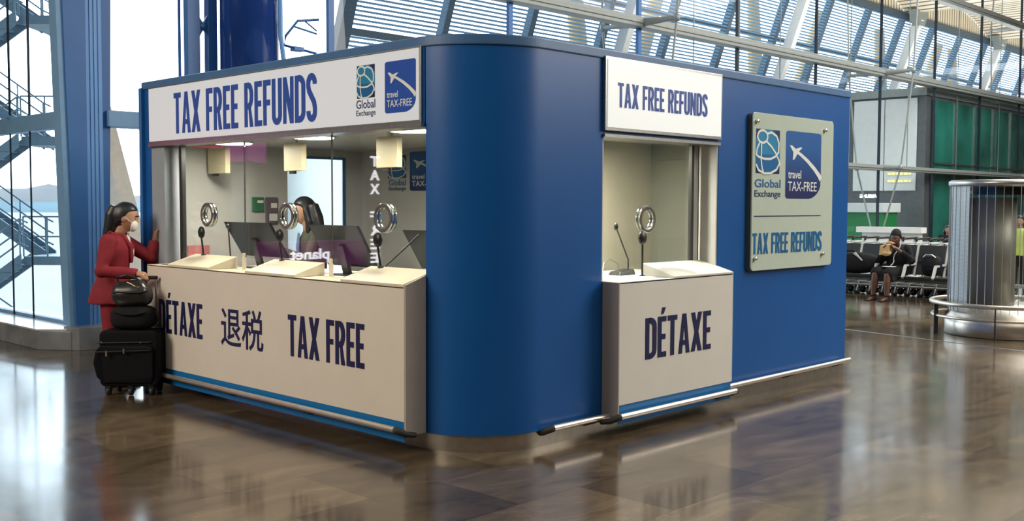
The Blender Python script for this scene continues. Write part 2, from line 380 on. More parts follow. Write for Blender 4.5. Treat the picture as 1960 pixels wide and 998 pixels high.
# condensed bold capitals, unit height; stems t wide, bars h high
t_, h_ = .138, .128
def glyph(ch):
    t, h = t_, h_; P = []; ST = []
    if ch == 'T': w = .36; P = [[(0,1),(w,1),(w,1-h),(0,1-h)], [(w/2-t/2,1-h),(w/2+t/2,1-h),(w/2+t/2,0),(w/2-t/2,0)]]
    elif ch == 'A': w = .43; P = [[(0,0),(t,0),(w/2+.03,1),(w/2-.075,1)], [(w,0),(w-t,0),(w/2-.03,1),(w/2+.075,1)], [(.11,.21),(w-.11,.21),(w-.13,.33),(.13,.33)]]
    elif ch == 'X': w = .43; P = [[(0,0),(t+.01,0),(w,1),(w-t-.01,1)], [(w,0),(w-t-.01,0),(0,1),(t+.01,1)]]
    elif ch in 'FEÉ':
        w = .31; P = [[(0,0),(t,0),(t,1),(0,1)], [(t,1),(w,1),(w,1-h),(t,1-h)], [(t,.565),(w-.03,.565),(w-.03,.565-h),(t,.565-h)]]
        if ch != 'F': P.append([(t,0),(w,0),(w,h),(t,h)])
        if ch == 'É': P.append([(.12,1.06),(.20,1.06),(.28,1.22),(.16,1.22)])
    elif ch == 'R':
        w = .38; P = [[(0,0),(t,0),(t,1),(0,1)], [(.17,.46),(.27,.46),(w,0),(w-t-.01,0)]]
        ST = [([(t,1-h/2),(.19,1-h/2)]+arc(.19,.70,.122,.235,90,-90,8)[1:]+[(t,.465)], [h,h]+[t]*8+[h])]
    elif ch == 'D':
        w = .39; P = [[(0,0),(t,0),(t,1),(0,1)]]
        ST = [([(t,1-h/2),(.17,1-h/2)]+arc(.17,.78,.155,.155,90,0,5)[1:]+arc(.17,.22,.155,.155,0,-90,5)+[(t,h/2)], t)]
    elif ch == 'U':
        w = .39; ST = [([(t/2,1),(t/2,.22)]+arc(w/2,.2,w/2-t/2,.14,180,360,8)+[(w-t/2,1)], t)]
    elif ch == 'N':
        w = .41; P = [[(0,0),(t-.01,0),(t-.01,1),(0,1)], [(w,0),(w-t+.01,0),(w-t+.01,1),(w,1)], [(.0,1),(t,1),(w,0),(w-t,0)]]
    elif ch == 'S':
        w = .38; a = t/2
        ST = [(arc(w/2,.80,w/2-a,.14,-10,180,10)+[(a,.74)]+[(a+.03,.64),(w/2,.52),(w-a-.03,.40),(w-a,.28)]+arc(w/2,.20,w/2-a,.14,0,-190,10), t)]
    elif ch == '/': w = .3; P = [[(0,0),(t,0),(w,1),(w-t,1)]]
    else: w = .17
    return w, P, ST
def lettering(name, s, fr, u0, u1, v0, v1, m, parent, d=.003, sp=.055):
    tot = 0; lay = []
    for ch in s:
        w, P, ST = glyph(ch); lay.append((tot, P, ST)); tot += w+sp
    tot -= sp; kx = (u1-u0)/tot; kv = v1-v0; mb = MB()
    sgn = 1 if kx > 0 else -1
    F = lambda u, v, n=0: fr(u0+u*kx, v0+v*kv, n)
    for x, P, ST in lay:
        for i, p in enumerate(P): poly(mb, F, [(a+x, b) for a, b in p], d+.0004*i)
        for pts, w in ST: strip(mb, F, [(a+x, b) for a, b in pts], w, d+.0016)
    return B(name, mb, m, parent)
def fonttext(name, s, fr, u0, u1, v0, v1, m, parent, d=.002, bold=0, n0=0):
    c = bpy.data.curves.new(name, 'FONT'); c.body = s; c.size = 1; c.extrude = .5; c.offset = bold; c.resolution_u = 3
    o = bpy.data.objects.new(name, c); COL.objects.link(o)
    dg = bpy.context.evaluated_depsgraph_get(); dg.update(); me = bpy.data.meshes.new_from_object(o.evaluated_get(dg))
    bpy.data.objects.remove(o); vs = [v.co.copy() for v in me.vertices]; fs = [list(p.vertices) for p in me.polygons]
    xs = [v.x for v in vs]; ys = [v.y for v in vs]; ax, bx, ay, by = min(xs), max(xs), min(ys), max(ys)
    mb = MB(); mb.add([fr(u0+(v.x-ax)/(bx-ax)*(u1-u0), v0+(v.y-ay)/(by-ay)*(v1-v0), n0+(v.z+.5)*d) for v in vs], fs)
    bpy.data.meshes.remove(me)
    return B(name, mb, m, parent)
def globe_logo(fr, u0, u1, v0, v1, parent, glow=False):
    """net-globe emblem in an upright rectangle; (u0,v0) lower left as seen"""
    F = lambda u, v, n=0: fr(u0+u*(u1-u0), v0+v*(v1-v0), n)
    p = MB(); poly(p, F, [(0.02,0),(.98,0),(.98,1),(.02,1)], .001); root = B('emblem', p, 'printnavy', parent)
    # barrel shaped globe, clipped to the rectangle
    pts = [(min(.985, max(.015, a)), min(1, max(0, b))) for a, b in arc(.48,.5,.56,.52,0,360,48)[:-1]]
    p = MB(); poly(p, F, pts, .001, .001); B('globe_disc', p, 'printblue', root)
    low = [(min(.97, max(.03, a)), b) for a, b in arc(.48,.5,.54,.5,188,352,20)]
    p = MB(); poly(p, F, low, .0008, .002); B('globe_shade', p, 'printdeep', root)
    p = MB(); w = .05
    strip(p, F, arc(.27,.83,.20,.14,0,360,20)[:-1], w, .001, .003, True)
    strip(p, F, [(.44,.90),(.62,.94),(.84,.86),(.93,.70),(.92,.50),(.80,.40),(.60,.335),(.35,.33),(.12,.37),(.02,.42)], w, .001, .0032)
    strip(p, F, [(.40,.74),(.62,.62),(.80,.48),(.92,.34),(1,.2)], w, .001, .0034)
    strip(p, F, [(.23,.69),(.22,.5),(.22,.3),(.26,.12),(.33,.0)], w*.9, .001, .0036)
    strip(p, F, [(.17,.71),(.06,.56),(.01,.4)], w*.9, .001, .0036)
    strip(p, F, [(.02,.2),(.12,.07),(.35,.0),(.6,.01),(.85,.1),(.98,.27)], w, .001, .0038)
    B('globe_lines', p, 'ink', root)
    return root
def travel_logo(fr, u0, u1, v0, v1, parent, m='tf'):
    F = lambda u, v, n=0: fr(u0+u*(u1-u0), v0+v*(v1-v0), n)
    out = [(.0,.04)]+arc(.07,.05,.07,.05,180,270,4)+[(.55,0)]+arc(.62,.26,.38,.26,270,350,10)+[(1,.40),(1,.95)]+arc(.93,.96,.07,.04,0,90,4)+[(.07,1)]+arc(.07,.96,.07,.04,90,180,4)
    p = MB(); poly(p, F, out, .001); root = B('emblem', p, m, parent)
    p = MB(); strip(p, F, [(.22,.72),(.40,.665),(.60,.575),(.80,.46),(.94,.36),(1.0,.30)], [.035,.05,.06,.07,.08,.09], .001, .0015)
    poly(p, F, [(.10,.785),(.16,.79),(.27,.74),(.40,.77),(.45,.765),(.33,.69),(.27,.62),(.22,.575),(.19,.58),(.20,.69)], .001, .0016)
    B('aeroplane_swoosh', p, 'ink', root)
    fonttext('travel_lettering', 'travel', F, .07, .43, .30, .425, 'ink', root, .001, .012, .0015)
    fonttext('tax_free_lettering', 'TAX-FREE', F, .07, .88, .115, .255, 'ink', root, .001, .004, .0015)
    return root
# ------------------------------------------------------------------ hall shell
f = MB(); f.add([(-25,-20,0),(5.05,-20,0),(60,-20,0),(60,11.5,0),(5.05,11.5,0),(5.05,20,0),(-25,20,0)], [(0,1,4,5,6),(1,2,3,4)])
struct(B('floor', f, 'floor'))
w = MB(); w.box((-25,20,0),(5.0,20.3,9)); struct(B('wall_far', w, 'wall'))
w = MB(); w.box((-25.3,-20,0),(-25,20,9)); struct(B('wall_left', w, 'wall'))
w = MB(); w.box((-25,-20.3,0),(60,-20,9)); struct(B('wall_back', w, 'wall'))
w = MB(); w.box((60,-20,0),(60.3,11.5,9)); struct(B('wall_right', w, 'wall'))
# bamboo ceiling: waves that run along the hall, dipping over every white prop
cg = MB(); nx, ny = 170, 12; vs = []; fs = []
for i in range(nx+1):
    x = -25+85*i/nx
    ph = abs(((x-38.7)/8.25) % 1.0-.5)*2                    # 1 over a prop, 0 half-way
    zz = 9.6-.95*ph**2.0
    for j in range(ny+1):
        y = -20+(16.95+20)*j/ny
        vs.append((x, y, zz))
for i in range(nx):
    for j in range(ny):
        if vs[i*(ny+1)][0] < 5 or True: fs.append((i*(ny+1)+j, (i+1)*(ny+1)+j, (i+1)*(ny+1)+j+1, i*(ny+1)+j+1))
cg.add(vs, fs, True); struct(B('ceiling', cg, 'bamboo'))
w = MB(); w.box((5,16.98,8.6),(60,17.06,9.8)); struct(B('trim_4', w, 'bamboo'))
w = MB(); w.box((-25,16.96,8.6),(5,20.3,8.8)); struct(B('ceiling', w, 'bamboo'))

# ------------------------------------------------------------------ left glass wall with its marble sill
sl = MB(); sl.prism([(4.56,30,0),(4.56,11.62,0),(4.79,11.29,0),(5.3,11.15,0),(5.3,30,0)], (0,0,.205)); o = struct(B('trim_1', sl, 'ledge', bev=.006))
sl = MB(); sl.prism([(4.55,30,.205),(4.55,11.61,.205),(4.78,11.38,.205),(5.3,11.3,.205),(5.3,30,.205)], (0,0,.021)); struct(B('sill_1', sl, 'ledgetop', bev=.004))
pd = MB(); pd.prism([(4.80,11.28,0),(4.84,11.2,0),(5.33,11.12,0),(5.33,11.5,0),(4.80,11.5,0)], (0,0,.25)); struct(B('trim_2', pd, 'ledge', bev=.006))
w1 = thing('window_1', (5.02,11.8,0), 'left glass wall of the hall with grey-blue transoms', 'window', kind='structure')
p = MB()
for z0, z1 in ((2.44,2.63),(4.75,4.93),(7.0,7.18)): p.box((4.96,11.62,z0),(5.08,20,z1))
p.box((4.98,11.70,.226),(5.06,20,.262)); p.box((4.98,11.62,.226),(5.06,11.72,8.6))
B('window_frame', p, 'frame', w1, bev=.004)
p = MB(); p.box((5.0,11.66,.23),(5.012,20,8.6)); B('pane', p, 'bigpane', w1)
p = MB()
for y in (12.75, 13.35): p.bar((4.97,y,.23),(4.97,y,2.45),.016); p.bar((4.97,y,2.63),(4.97,y,8.6),.022)
B('glazing_rod', p, 'darkline', w1)
p = MB(); p.tube([(4.8,13.35,2.72),(4.8,13.35,3.55),(4.8,13.35,4.1)],[.012,.02,.07],8); p.bar((4.80,13.35,2.7),(5.0,13.35,2.62),.04); B('rod_bracket', p, 'frame', w1)

# blue corner post in front of the glass
ps = thing('pillar', (5.1,11.4,0), 'tall tapering blue steel corner post of the glass wall', 'pillar', kind='structure')
def quadpost(x0b, x1b, x0t, x1t, y0, y1, zb=.25, zt=8.6):
    m = MB(); k = (zt-.26)/(3.8-.26)
    a0, a1 = x0b+(x0t-x0b)*k, x1b+(x1t-x1b)*k
    return m.hexa([(x0b,y0,zb),(x1b,y0,zb),(x1b,y1,zb),(x0b,y1,zb),(a0,y0,zt),(a1,y0,zt),(a1,y1,zt),(a0,y1,zt)])
B('post_face', quadpost(4.905,5.05,4.81,5.06,11.40,11.62), 'pillar', ps)
p = quadpost(5.05,5.245,5.06,5.25,11.43,11.62)
for k in range(4): p._j(quadpost(5.06+k*.047,5.085+k*.047,5.066+k*.047,5.091+k*.047,11.42,11.45))
B('ribbed_cladding', p, 'pillarlight', ps)
B('post_flank', quadpost(5.245,5.30,5.25,5.37,11.45,11.66), 'pillar', ps)
B('jamb_strip', quadpost(4.84,4.905,4.745,4.81,11.42,11.60), 'frame', ps)

# ------------------------------------------------------------------ long glass wall behind the kiosk
w2 = thing('window_2', (5.3,11.5,0), 'long glass wall behind the kiosk with steel beams', 'window', kind='structure')
p = MB(); p.add([(5.3,11.5,.05),(60,11.5,.05),(60,11.5,8.6),(5.3,11.5,8.6)], [(0,1,2,3)]); B('pane', p, 'bigpane', w2)
for z, h in ((2.52,.13),(4.82,.19),(7.1,.2)):
    p = MB(); xs = 8.45 if z < 2.6 else 5.4; p.box((xs,11.36,z-h/2),(60,11.6,z+h/2)); p.box((xs,11.34,z-h*.16),(60,11.37,z+h*.16)); B('beam', p, 'beam' if z > 2.6 or True else 'beam', w2, bev=.01)
mx = [8.39, 11.79, 15.07]+[18.28+3.22*k for k in range(9)]
for i, x in enumerate(mx):
    p = MB(); wd = .09 if x < 16 else .038
    p.box((x-wd/2,11.47,0),(x+wd/2,11.53,8.6)); B('mullion', p, 'pillar' if x < 16 else 'darkline', w2)
for x in (15.07, 24.72, 34.35):
    for z, r0 in ((2.52,.56),(4.82,.82),(7.1,.9)):
        p = MB(); p.tube([(x,11.5-r0,z),(x,11.5-.12,z),(x,11.5+.12,z),(x,11.5+r0,z)],[.035,.075,.075,.035],8)
        p.lathe([(0,-.06),(.05,-.06),(.05,.06),(0,.06)],(x,11.5-r0,z),12); p.lathe([(0,-.06),(.05,-.06),(.05,.06),(0,.06)],(x,11.5+r0,z),12)
        B('strut', p, 'beam', w2)
    for sg in (-1, 1):
        p = MB(); p.tube([(x,11.5+sg*.12,.9),(x,11.5+sg*.56,2.52),(x,11.5+sg*.82,4.82),(x,11.5+sg*.9,7.1),(x,11.5+sg*.8,8.6)], .022, 8); B('tension_rod', p, 'beam', w2)
p = MB(); p.box((5.3,11.38,2.45),(8.4,11.62,2.63)); B('transom', p, 'frame', w2, bev=.005)
for k in range(14):
    x = 16.6+3.22*k/1.0*.5+.35
    p = MB(); p.bar((x,11.62,2.6),(x,11.62,8.5),.018); B('thin_rod', p, 'beam', w2)

# louvred sunshade outside, leaning in towards its top; props and ribs
lv = thing('louvered_wall', (13.5,18,0), 'sloping sunshade of grey-blue louvres outside the glass wall', 'sunshade', kind='structure')
def LP(x, z, o=0): return V(x, 20-.36*z+o, z)
p = MB(); z = .4
while z < 8.5:
    if not (5.15 < z < 5.36):
        a, b = LP(13.6,z), LP(62,z); q = V(0,.012,-.034)
        p.hexa([a-q, b-q, b-q+V(0,.05,0), a-q+V(0,.05,0), a+q, b+q, b+q+V(0,.05,0), a+q+V(0,.05,0)] if False else
               [a+V(0,-.01,-.022), b+V(0,-.01,-.022), b+V(0,.025,-.020), a+V(0,.025,-.020), a+V(0,-.01,.024), b+V(0,-.01,.024), b+V(0,.025,.026), a+V(0,.025,.026)])
    z += .0895
B('louvre_slats', p, 'louver', lv)
p = MB()
for zz, hh in ((5.26,.15),(6.92,.12),(8.62,.26)): p.bar(LP(13.5,zz,.06), LP(62,zz,.06), .10, hh)
B('rail_beam', p, 'ribgrey', lv)
k = 0; x = 13.6
while x < 60:
    p = MB(); wd = .17 if k else .30; p.bar(LP(x,.2,.1), LP(x,8.6,.1), wd, .22, (0,1,0)); B('rib', p, 'ribgrey', lv); x += 2.75; k += 1
for x in (22.26, 30.43, 38.7, 46.95, 55.2):
    p = MB(); p.bar(LP(x,.1,-.38), LP(x,8.5,-.38), .24, .30, (0,1,0)); B('white_prop', p, 'prop', lv)
    p = MB(); p.prism([LP(x-.55,8.8,-.1),LP(x+.55,8.8,-.1),LP(x+.22,8.25,-.3),LP(x-.22,8.25,-.3)],(0,-.3,0)); B('prop_head', p, 'beam', lv)
# tan props that carry the roof outside, behind the louvres
for i, (x, dx) in enumerate(((24.5,2.2),(34.2,2.4),(44.5,3.0),(52,3.0))):
    t = thing('roof_prop', (x,20.5,0), ('tan splayed roof prop seen through the louvres, %s' % ('nearest the kiosk', 'above the kiosk end', 'above the grey lift block', 'farthest along')[i]), 'prop', kind='structure')
    for s in (-1, 1):
        p = MB(); p.tube([(x,20.4,1),(x+s*dx,19.4,8.8)],[.42,.2],10); B('arm', p, 'tan', t)

# blue columns outside the glass
c = thing('column', (6.73,10.8,0), 'fat glossy blue round column rising behind the kiosk', 'column', kind='structure')
p = MB(); p.lathe([(0,0),(.335,0),(.335,8.6),(0,8.6)],(6.73,10.8,0),48); B('shaft', p, 'column', c)
p = MB(); p.tube([(6.93,10.46,8.6),(6.93,10.46,3.55),(6.98,10.44,3.1),(7.0,10.43,.0)],.028,8); B('downpipe', p, 'pillarlight', c)
c = thing('post', (6.25,11.05,0), 'pair of flat blue posts tied together behind the kiosk sign', 'post', kind='structure')
p = MB(); p.box((6.06,11.0,0),(6.21,11.10,8.6)); B('post', p, 'pillar', c)
p = MB(); p.box((6.32,11.0,0),(6.43,11.10,8.6)); B('post', p, 'pillar', c)
p = MB(); p.bar((6.19,11.04,3.49),(6.34,11.04,3.76),.035); p.bar((6.19,11.04,3.74),(6.34,11.04,3.53),.035); p.lathe([(0,-.03),(.04,-.03),(.04,.03),(0,.03)],(6.265,11.02,3.63),12,axis='Y'); B('cross_tie', p, 'pillar', c)
c = MB(); c.tube([(6.18,11.42,8.5),(6.18,11.42,3.1),(6.20,11.42,2.9),(6.24,11.42,2.66)],.018,8); struct(B('pipe', c, 'pillar'), 'thin blue pipe hanging beside the flat blue posts')
SB = Matrix.Translation((0,0,1.6)) @ Matrix.Scale(.964,4) @ Matrix.Translation((0,0,-1.6))
c = thing('wall_bracket', (8.1,11.3,3.7), 'blue tubular bracket frame on the slim post behind the sign', 'bracket')
p = MB(); p.tube([(8.35,11.7,4.05),(8.05,11.75,4.0),(7.86,11.75,3.78),(7.84,11.75,3.66),(8.32,11.72,3.60)],.018,8); p.tube([(8.0,11.75,3.92),(8.33,11.72,3.86)],.014,8); p.tube([(8.15,11.75,4.02),(8.33,11.72,3.9)],.012,8); p.xf(SB); B('frame_tube', p, 'pillar', c)
p = MB(); p.box((7.96,11.7,3.60),(8.12,11.8,3.66)); p.xf(SB); B('lamp_body', p, 'pillar', c, bev=.01)

# ------------------------------------------------------------------ outside
g = MB(); g.add([(5.3,11.7,-4),(1200,11.7,-4),(1200,1600,-4),(-500,1600,-4),(-500,20.5,-4),(5.3,20.5,-4)], [(0,1,2,3,4,5)]); struct(B('ground', g, 'apron'))
def ridge(name, dist, h, m, seed, wid=.7):
    r = random.Random(seed); p = MB(); n = 60; pts = []
    hs = [0]*(n+1)
    for _ in range(9):
        c, s_, a = r.random()*n, 3+r.random()*9, .3+.7*r.random()
        for i in range(n+1): hs[i] += a*math.exp(-((i-c)/s_)**2)
    hs = [.62+.25*math.sin(i*.55+seed)+.16*math.sin(i*1.37+2*seed)+.05*math.sin(i*3.1) for i in range(n+1)]; mxh = max(hs); ring = []
    for i in range(n+1):
        a = math.radians(-12+62*i/n); d = Vector((math.sin(a), math.cos(a), 0))
        ring.append((d*dist*.93+V(0,0,-5), d*dist+V(0,0,max(.25, hs[i]/mxh)*h), d*dist*1.3+V(0,0,-5)))
    vs = [q for t in ring for q in t]; fs = []
    for i in range(n): fs += [(3*i,3*i+3,3*i+4,3*i+1),(3*i+1,3*i+4,3*i+5,3*i+2)]
    p.add(vs, fs, True); return struct(B(name, p, m))
ridge('hills', 1150, 22, 'hill', 3); ridge('hills', 700, 3.2, 'hillb', 8)
# boarding stair outside the left glass wall
st = thing('stair_tower', (10.8,27.7,-4), 'steel zig-zag stair tower outside the left glass wall', 'stairs')
sr, sf = V(.696,-.718,0), V(.718,.696,0); sb = V(10.8,27.7,0)
def SP(a, z, d=0): return sb+sr*a+sf*d+V(0,0,z)       # a: along the picture, z: height, d: depth
step = 3.0
for k in range(-2, 4):
    z0 = .25+step*k                                    # level of the right-hand landing
    p = MB(); p.hexa([SP(.1,z0-.22,-.7),SP(1.6,z0-.22,-.7),SP(1.6,z0-.22,.9),SP(.1,z0-.22,.9),SP(.1,z0,-.7),SP(1.6,z0,-.7),SP(1.6,z0,.9),SP(.1,z0,.9)]); B('landing', p, 'stair', st)
    for d, s in ((-.7,-1), (.75,1)):                   # flight down in front, flight up behind
        p = MB(); q = MB(); hr = MB()
        L = 2.1; rise = -1.5 if s < 0 else 1.5
        for dd in (d-.28, d+.28):
            a, b = SP(.15,z0-.1,dd), SP(.15-L,z0-.1+rise,dd)
            p.hexa([a+V(0,0,-.17), a+V(0,0,-.17)+sf*.05, a+V(0,0,.17)+sf*.05, a+V(0,0,.17), b+V(0,0,-.17), b+V(0,0,-.17)+sf*.05, b+V(0,0,.17)+sf*.05, b+V(0,0,.17)])
        for i in range(8):
            c_ = SP(.15-L*(i+.5)/8, z0-.1+rise*(i+.5)/8, d); p.hexa([c_-sr*.15-sf*.28+V(0,0,-.02),c_+sr*.15-sf*.28+V(0,0,-.02),c_+sr*.15+sf*.28+V(0,0,-.02),c_-sr*.15+sf*.28+V(0,0,-.02),c_-sr*.15-sf*.28,c_+sr*.15-sf*.28,c_+sr*.15+sf*.28,c_-sr*.15+sf*.28])
        B('flight', p, 'stair', st)
        for h in (.35,.65,.95):
            hr.tube([SP(.35,z0-.1+h,d-.3),SP(.15,z0+h,d-.3),SP(.15-L,z0+rise+h,d-.3)],.022,6)
        for i in range(4): hr.tube([SP(.15-L*i/3.2,z0+rise*i/3.2,d-.3),SP(.15-L*i/3.2,z0+rise*i/3.2+.95,d-.3)],.018,6)
        B('handrail', hr, 'stair', st)
    hr = MB()
    for h in (.5,1.0): hr.tube([SP(.1,z0+h,-.7),SP(1.6,z0+h,-.7),SP(1.6,z0+h,.9)],.022,6)
    for a in (.1,.7,1.25,1.6): hr.tube([SP(a,z0,-.7),SP(a,z0+1,-.7)],.02,6)
    B('landing_rail', hr, 'stair', st)
p = MB()
for a, d in ((1.62,-.7),(1.62,.9)): p.bar(SP(a,-4,d),SP(a,11,d),.16)
B('tower_post', p, 'stair', st)
# splayed concrete prop outside, right of the blue post
p = MB(); y0 = 16.5
p.hexa([(9.3,y0,-4),(9.57,y0,-4),(9.57,y0+.4,-4),(9.3,y0+.4,-4),(7.12,y0,4.4),(7.39,y0,4.4),(7.39,y0+.4,4.4),(7.12,y0+.4,4.4)])
struct(B('prop_column', p, 'proptan'), 'tan tapering prop outside, seen behind the woman in red')
# ------------------------------------------------------------------ the blue refund kiosk
X0, Y0, CX, CY, R = 4.47, 4.63, 5.04, 5.20, .57
XE, YE = 9.32, 8.90
kk = thing('refund_kiosk', (5.04,5.2,0), 'blue rounded-corner refund kiosk in the middle of the hall', 'kiosk')
def rim(o=0, n=18, y1=YE, x1=XE):                  # outline: left face, curved corner, right face
    pts = [(X0-o, y1)]+[(CX-(R+o)*math.cos(PI/2*i/n), CY-(R+o)*math.sin(PI/2*i/n)) for i in range(n+1)]+[(x1, Y0-o)]
    return pts
def skin(mb, pts, z0, z1, th=.05):                  # standing wall of thickness th behind an outline
    inn = []
    for i, p in enumerate(pts):
        a = Vector(pts[max(i-1,0)]); b = Vector(pts[min(i+1,len(pts)-1)]); d = (b-a).normalized(); nn = Vector((-d.y, d.x))
        inn.append(Vector(p)+nn*th)
    vs = []
    for p, q in zip(pts, inn): vs += [(p[0],p[1],z0),(p[0],p[1],z1),(q.x,q.y,z1),(q.x,q.y,z0)]
    n = len(pts); fs = []; 
    for i in range(n-1):
        for k in range(4): fs.append((4*i+k, 4*i+4+k, 4*i+4+(k+1)%4, 4*i+(k+1)%4))
    fs += [(0,1,2,3),(4*n-1,4*n-2,4*n-3,4*n-4)]
    return mb.add(vs, fs)
# curved corner, from the left window to the right window
n = 40; a0 = math.asin(.085/R)
cor = [(CX-R*math.cos(a0+(PI/2-a0)*i/n), CY-R*math.sin(a0+(PI/2-a0)*i/n)) for i in range(n+1)]+[(5.672,Y0)]
p = MB(); skin(p, cor, .108, 2.605, .06); o = B('corner_wall', p, 'blue', kk)
for poly_ in o.data.polygons: poly_.use_smooth = abs(poly_.normal.z) < .1
o.data.set_sharp_from_angle(angle=math.radians(30))
p = MB(); p.box((7.118,Y0,.108),(XE,Y0+.06,2.605)); p.box((5.672,Y0,2.08),(7.118,Y0+.06,2.605)); p.box((5.672,Y0,.108),(7.118,Y0+.06,1.06)); B('side_wall', p, 'blue', kk)
p = MB(); p.box((XE-.06,Y0+.06,.108),(XE,YE,2.605)); B('end_wall', p, 'blue', kk)
p = MB(); p.box((X0,8.78,.108),(X0+.05,YE,2.605)); p.box((X0,5.12,2.12),(X0+.05,8.78,2.605)); p.box((X0,5.12,.108),(X0+.05,8.78,1.05)); B('front_wall', p, 'blue', kk)
p = MB(); p.box((X0-.03,YE,.0),(X0+.06,8.95,2.62)); B('corner_strip', p, 'pillar', kk)
p = MB(); skin(p, rim(.012, 30, 8.935, XE+.012), 2.605, 2.672, .3); o = B('roof_cap', p, 'cap', kk, bev=.008)
rf = MB(); rf.prism([(x,y,2.612) for x, y in rim(-.05)]+[(XE-.05,YE-.05,2.612)], (0,0,.04)); B('roof', rf, 'cap', kk)
p = MB(); skin(p, [q for q in rim(-.012, 30)], 0, .108, .03); o = B('skirting', p, 'skirt', kk)
for poly_ in o.data.polygons: poly_.use_smooth = abs(poly_.normal.z) < .1
o.data.set_sharp_from_angle(angle=math.radians(30))
# inside
p = MB(); p.prism([(x,y,2.145) for x, y in rim(-.065)]+[(XE-.065,8.85,2.145),(X0+.065,8.85,2.145)], (0,0,.03)); B('inner_ceiling', p, 'beige', kk)
p = MB(); p.prism([(x,y,.06) for x, y in rim(-.065)]+[(XE-.065,8.85,.06),(X0+.065,8.85,.06)], (0,0,.03)); B('inner_floor', p, 'rubber', kk)
p = MB(); p.box((6.85,5.85,.09),(6.9,8.85,2.145)); B('rear_wall', p, 'beige', kk)
p = MB(); p.box((4.53,8.85,.09),(5.93,8.9,2.145)); p.box((6.63,8.85,.09),(6.9,8.9,2.145)); p.box((5.93,8.85,2.07),(6.63,8.9,2.145)); B('far_wall', p, 'beige', kk)
p = MB(); p.box((5.3,5.75,.09),(7.75,5.8,2.145)); B('booth_back_wall', p, 'cream', kk)
p = MB(); p.box((7.74,4.70,.09),(7.79,5.8,2.145)); B('booth_side_wall', p, 'boothside', kk)
p = MB(); p.box((7.725,4.84,.3),(7.74,5.66,2.0)); B('booth_cupboard_door', p, 'boothside', kk, bev=.004)
p = MB(); p.box((5.93,8.865,.09),(6.63,8.88,2.07)); B('frosted_door', p, 'frost', kk)
p = MB(); p.box((6.61,8.84,.09),(6.635,8.86,2.07)); p.box((5.93,8.84,2.05),(6.635,8.86,2.075)); B('door_edge', p, 'teal', kk)
# left window: jamb, soffit, panes
p = MB(); p.box((X0+.0,8.55,1.05),(4.60,8.78,2.12)); B('window_jamb', p, 'jamb', kk)
p = MB(); p.box((4.56,8.42,1.05),(4.60,8.46,2.14)); p.box((4.50,8.555,1.06),(4.512,8.56,2.12)); B('window_stile', p, 'black', kk)
p = MB(); p.box((4.44,5.12,2.095),(4.62,8.78,2.125)); B('window_soffit', p, 'alu', kk)
for a, b in ((5.12,6.248),(6.256,7.418),(7.426,8.43)):
    p = MB(); p.box((4.565,a,1.165),(4.575,b,2.125)); B('window_pane', p, 'pane', kk)
for y in (6.252,7.422):
    p = MB(); p.box((4.564,y-.0022,1.165),(4.576,y+.0022,2.125)); B('pane_joint', p, 'rubber', kk)
for y in (6.245,7.415):
    p = MB(); p.box((4.54,y-.012,1.073),(4.565,y+.014,1.165)); p.box((4.54,y-.006,1.165),(4.563,y+.012,1.20)); B('pane_clamp', p, 'shelf', kk, bev=.003)
# right window
p = MB(); p.box((7.105,Y0+.0,1.06),(7.26,4.80,2.08)) if False else p.box((7.10,Y0+.005,1.06),(7.118,4.80,2.08)); B('side_window_jamb', p, 'beige', kk, bev=.003); p = MB(); p.box((5.672,Y0+.005,1.06),(5.69,4.80,2.08)); B('side_window_jamb', p, 'beige', kk, bev=.003)
p = MB(); p.box((5.672,Y0-.02,2.068),(7.118,4.83,2.09)); B('side_window_soffit', p, 'alu', kk)
p = MB(); p.box((5.69,4.775,1.06),(7.10,4.785,2.07)); B('side_window_pane', p, 'pane', kk)
p = MB(); p.box((6.955,4.768,1.1),(6.985,4.80,2.07)); p.box((7.045,4.768,1.1),(7.055,4.80,2.07)); B('side_window_stile', p, 'black', kk)
p = MB(); p.box((6.985,4.77,1.1),(7.045,4.80,2.07)); B('side_window_post', p, 'beige', kk)
# desks inside
p = MB(); p.box((4.60,5.15,1.0),(5.45,8.4,1.03)); p.box((5.40,5.2,.09),(5.44,8.4,1.0)); B('inner_desk', p, 'shelfw', kk, bev=.004)
p = MB(); p.box((5.69,4.79,1.0),(7.09,5.45,1.055)); B('booth_desk', p, 'shelfw', kk, bev=.004)
# emblem on the rear wall
fr = LF(6.849)
globe_logo(fr, 8.42, 8.12, 1.86, 2.09, kk)
fonttext('emblem_lettering', 'Global', fr, 8.40, 8.13, 1.785, 1.845, 'inktext', kk, .002, .01)
fonttext('emblem_lettering', 'Exchange', fr, 8.40, 8.13, 1.725, 1.775, 'inkdark', kk, .002, .01)
travel_logo(fr, 8.07, 7.55, 1.73, 2.12, kk)

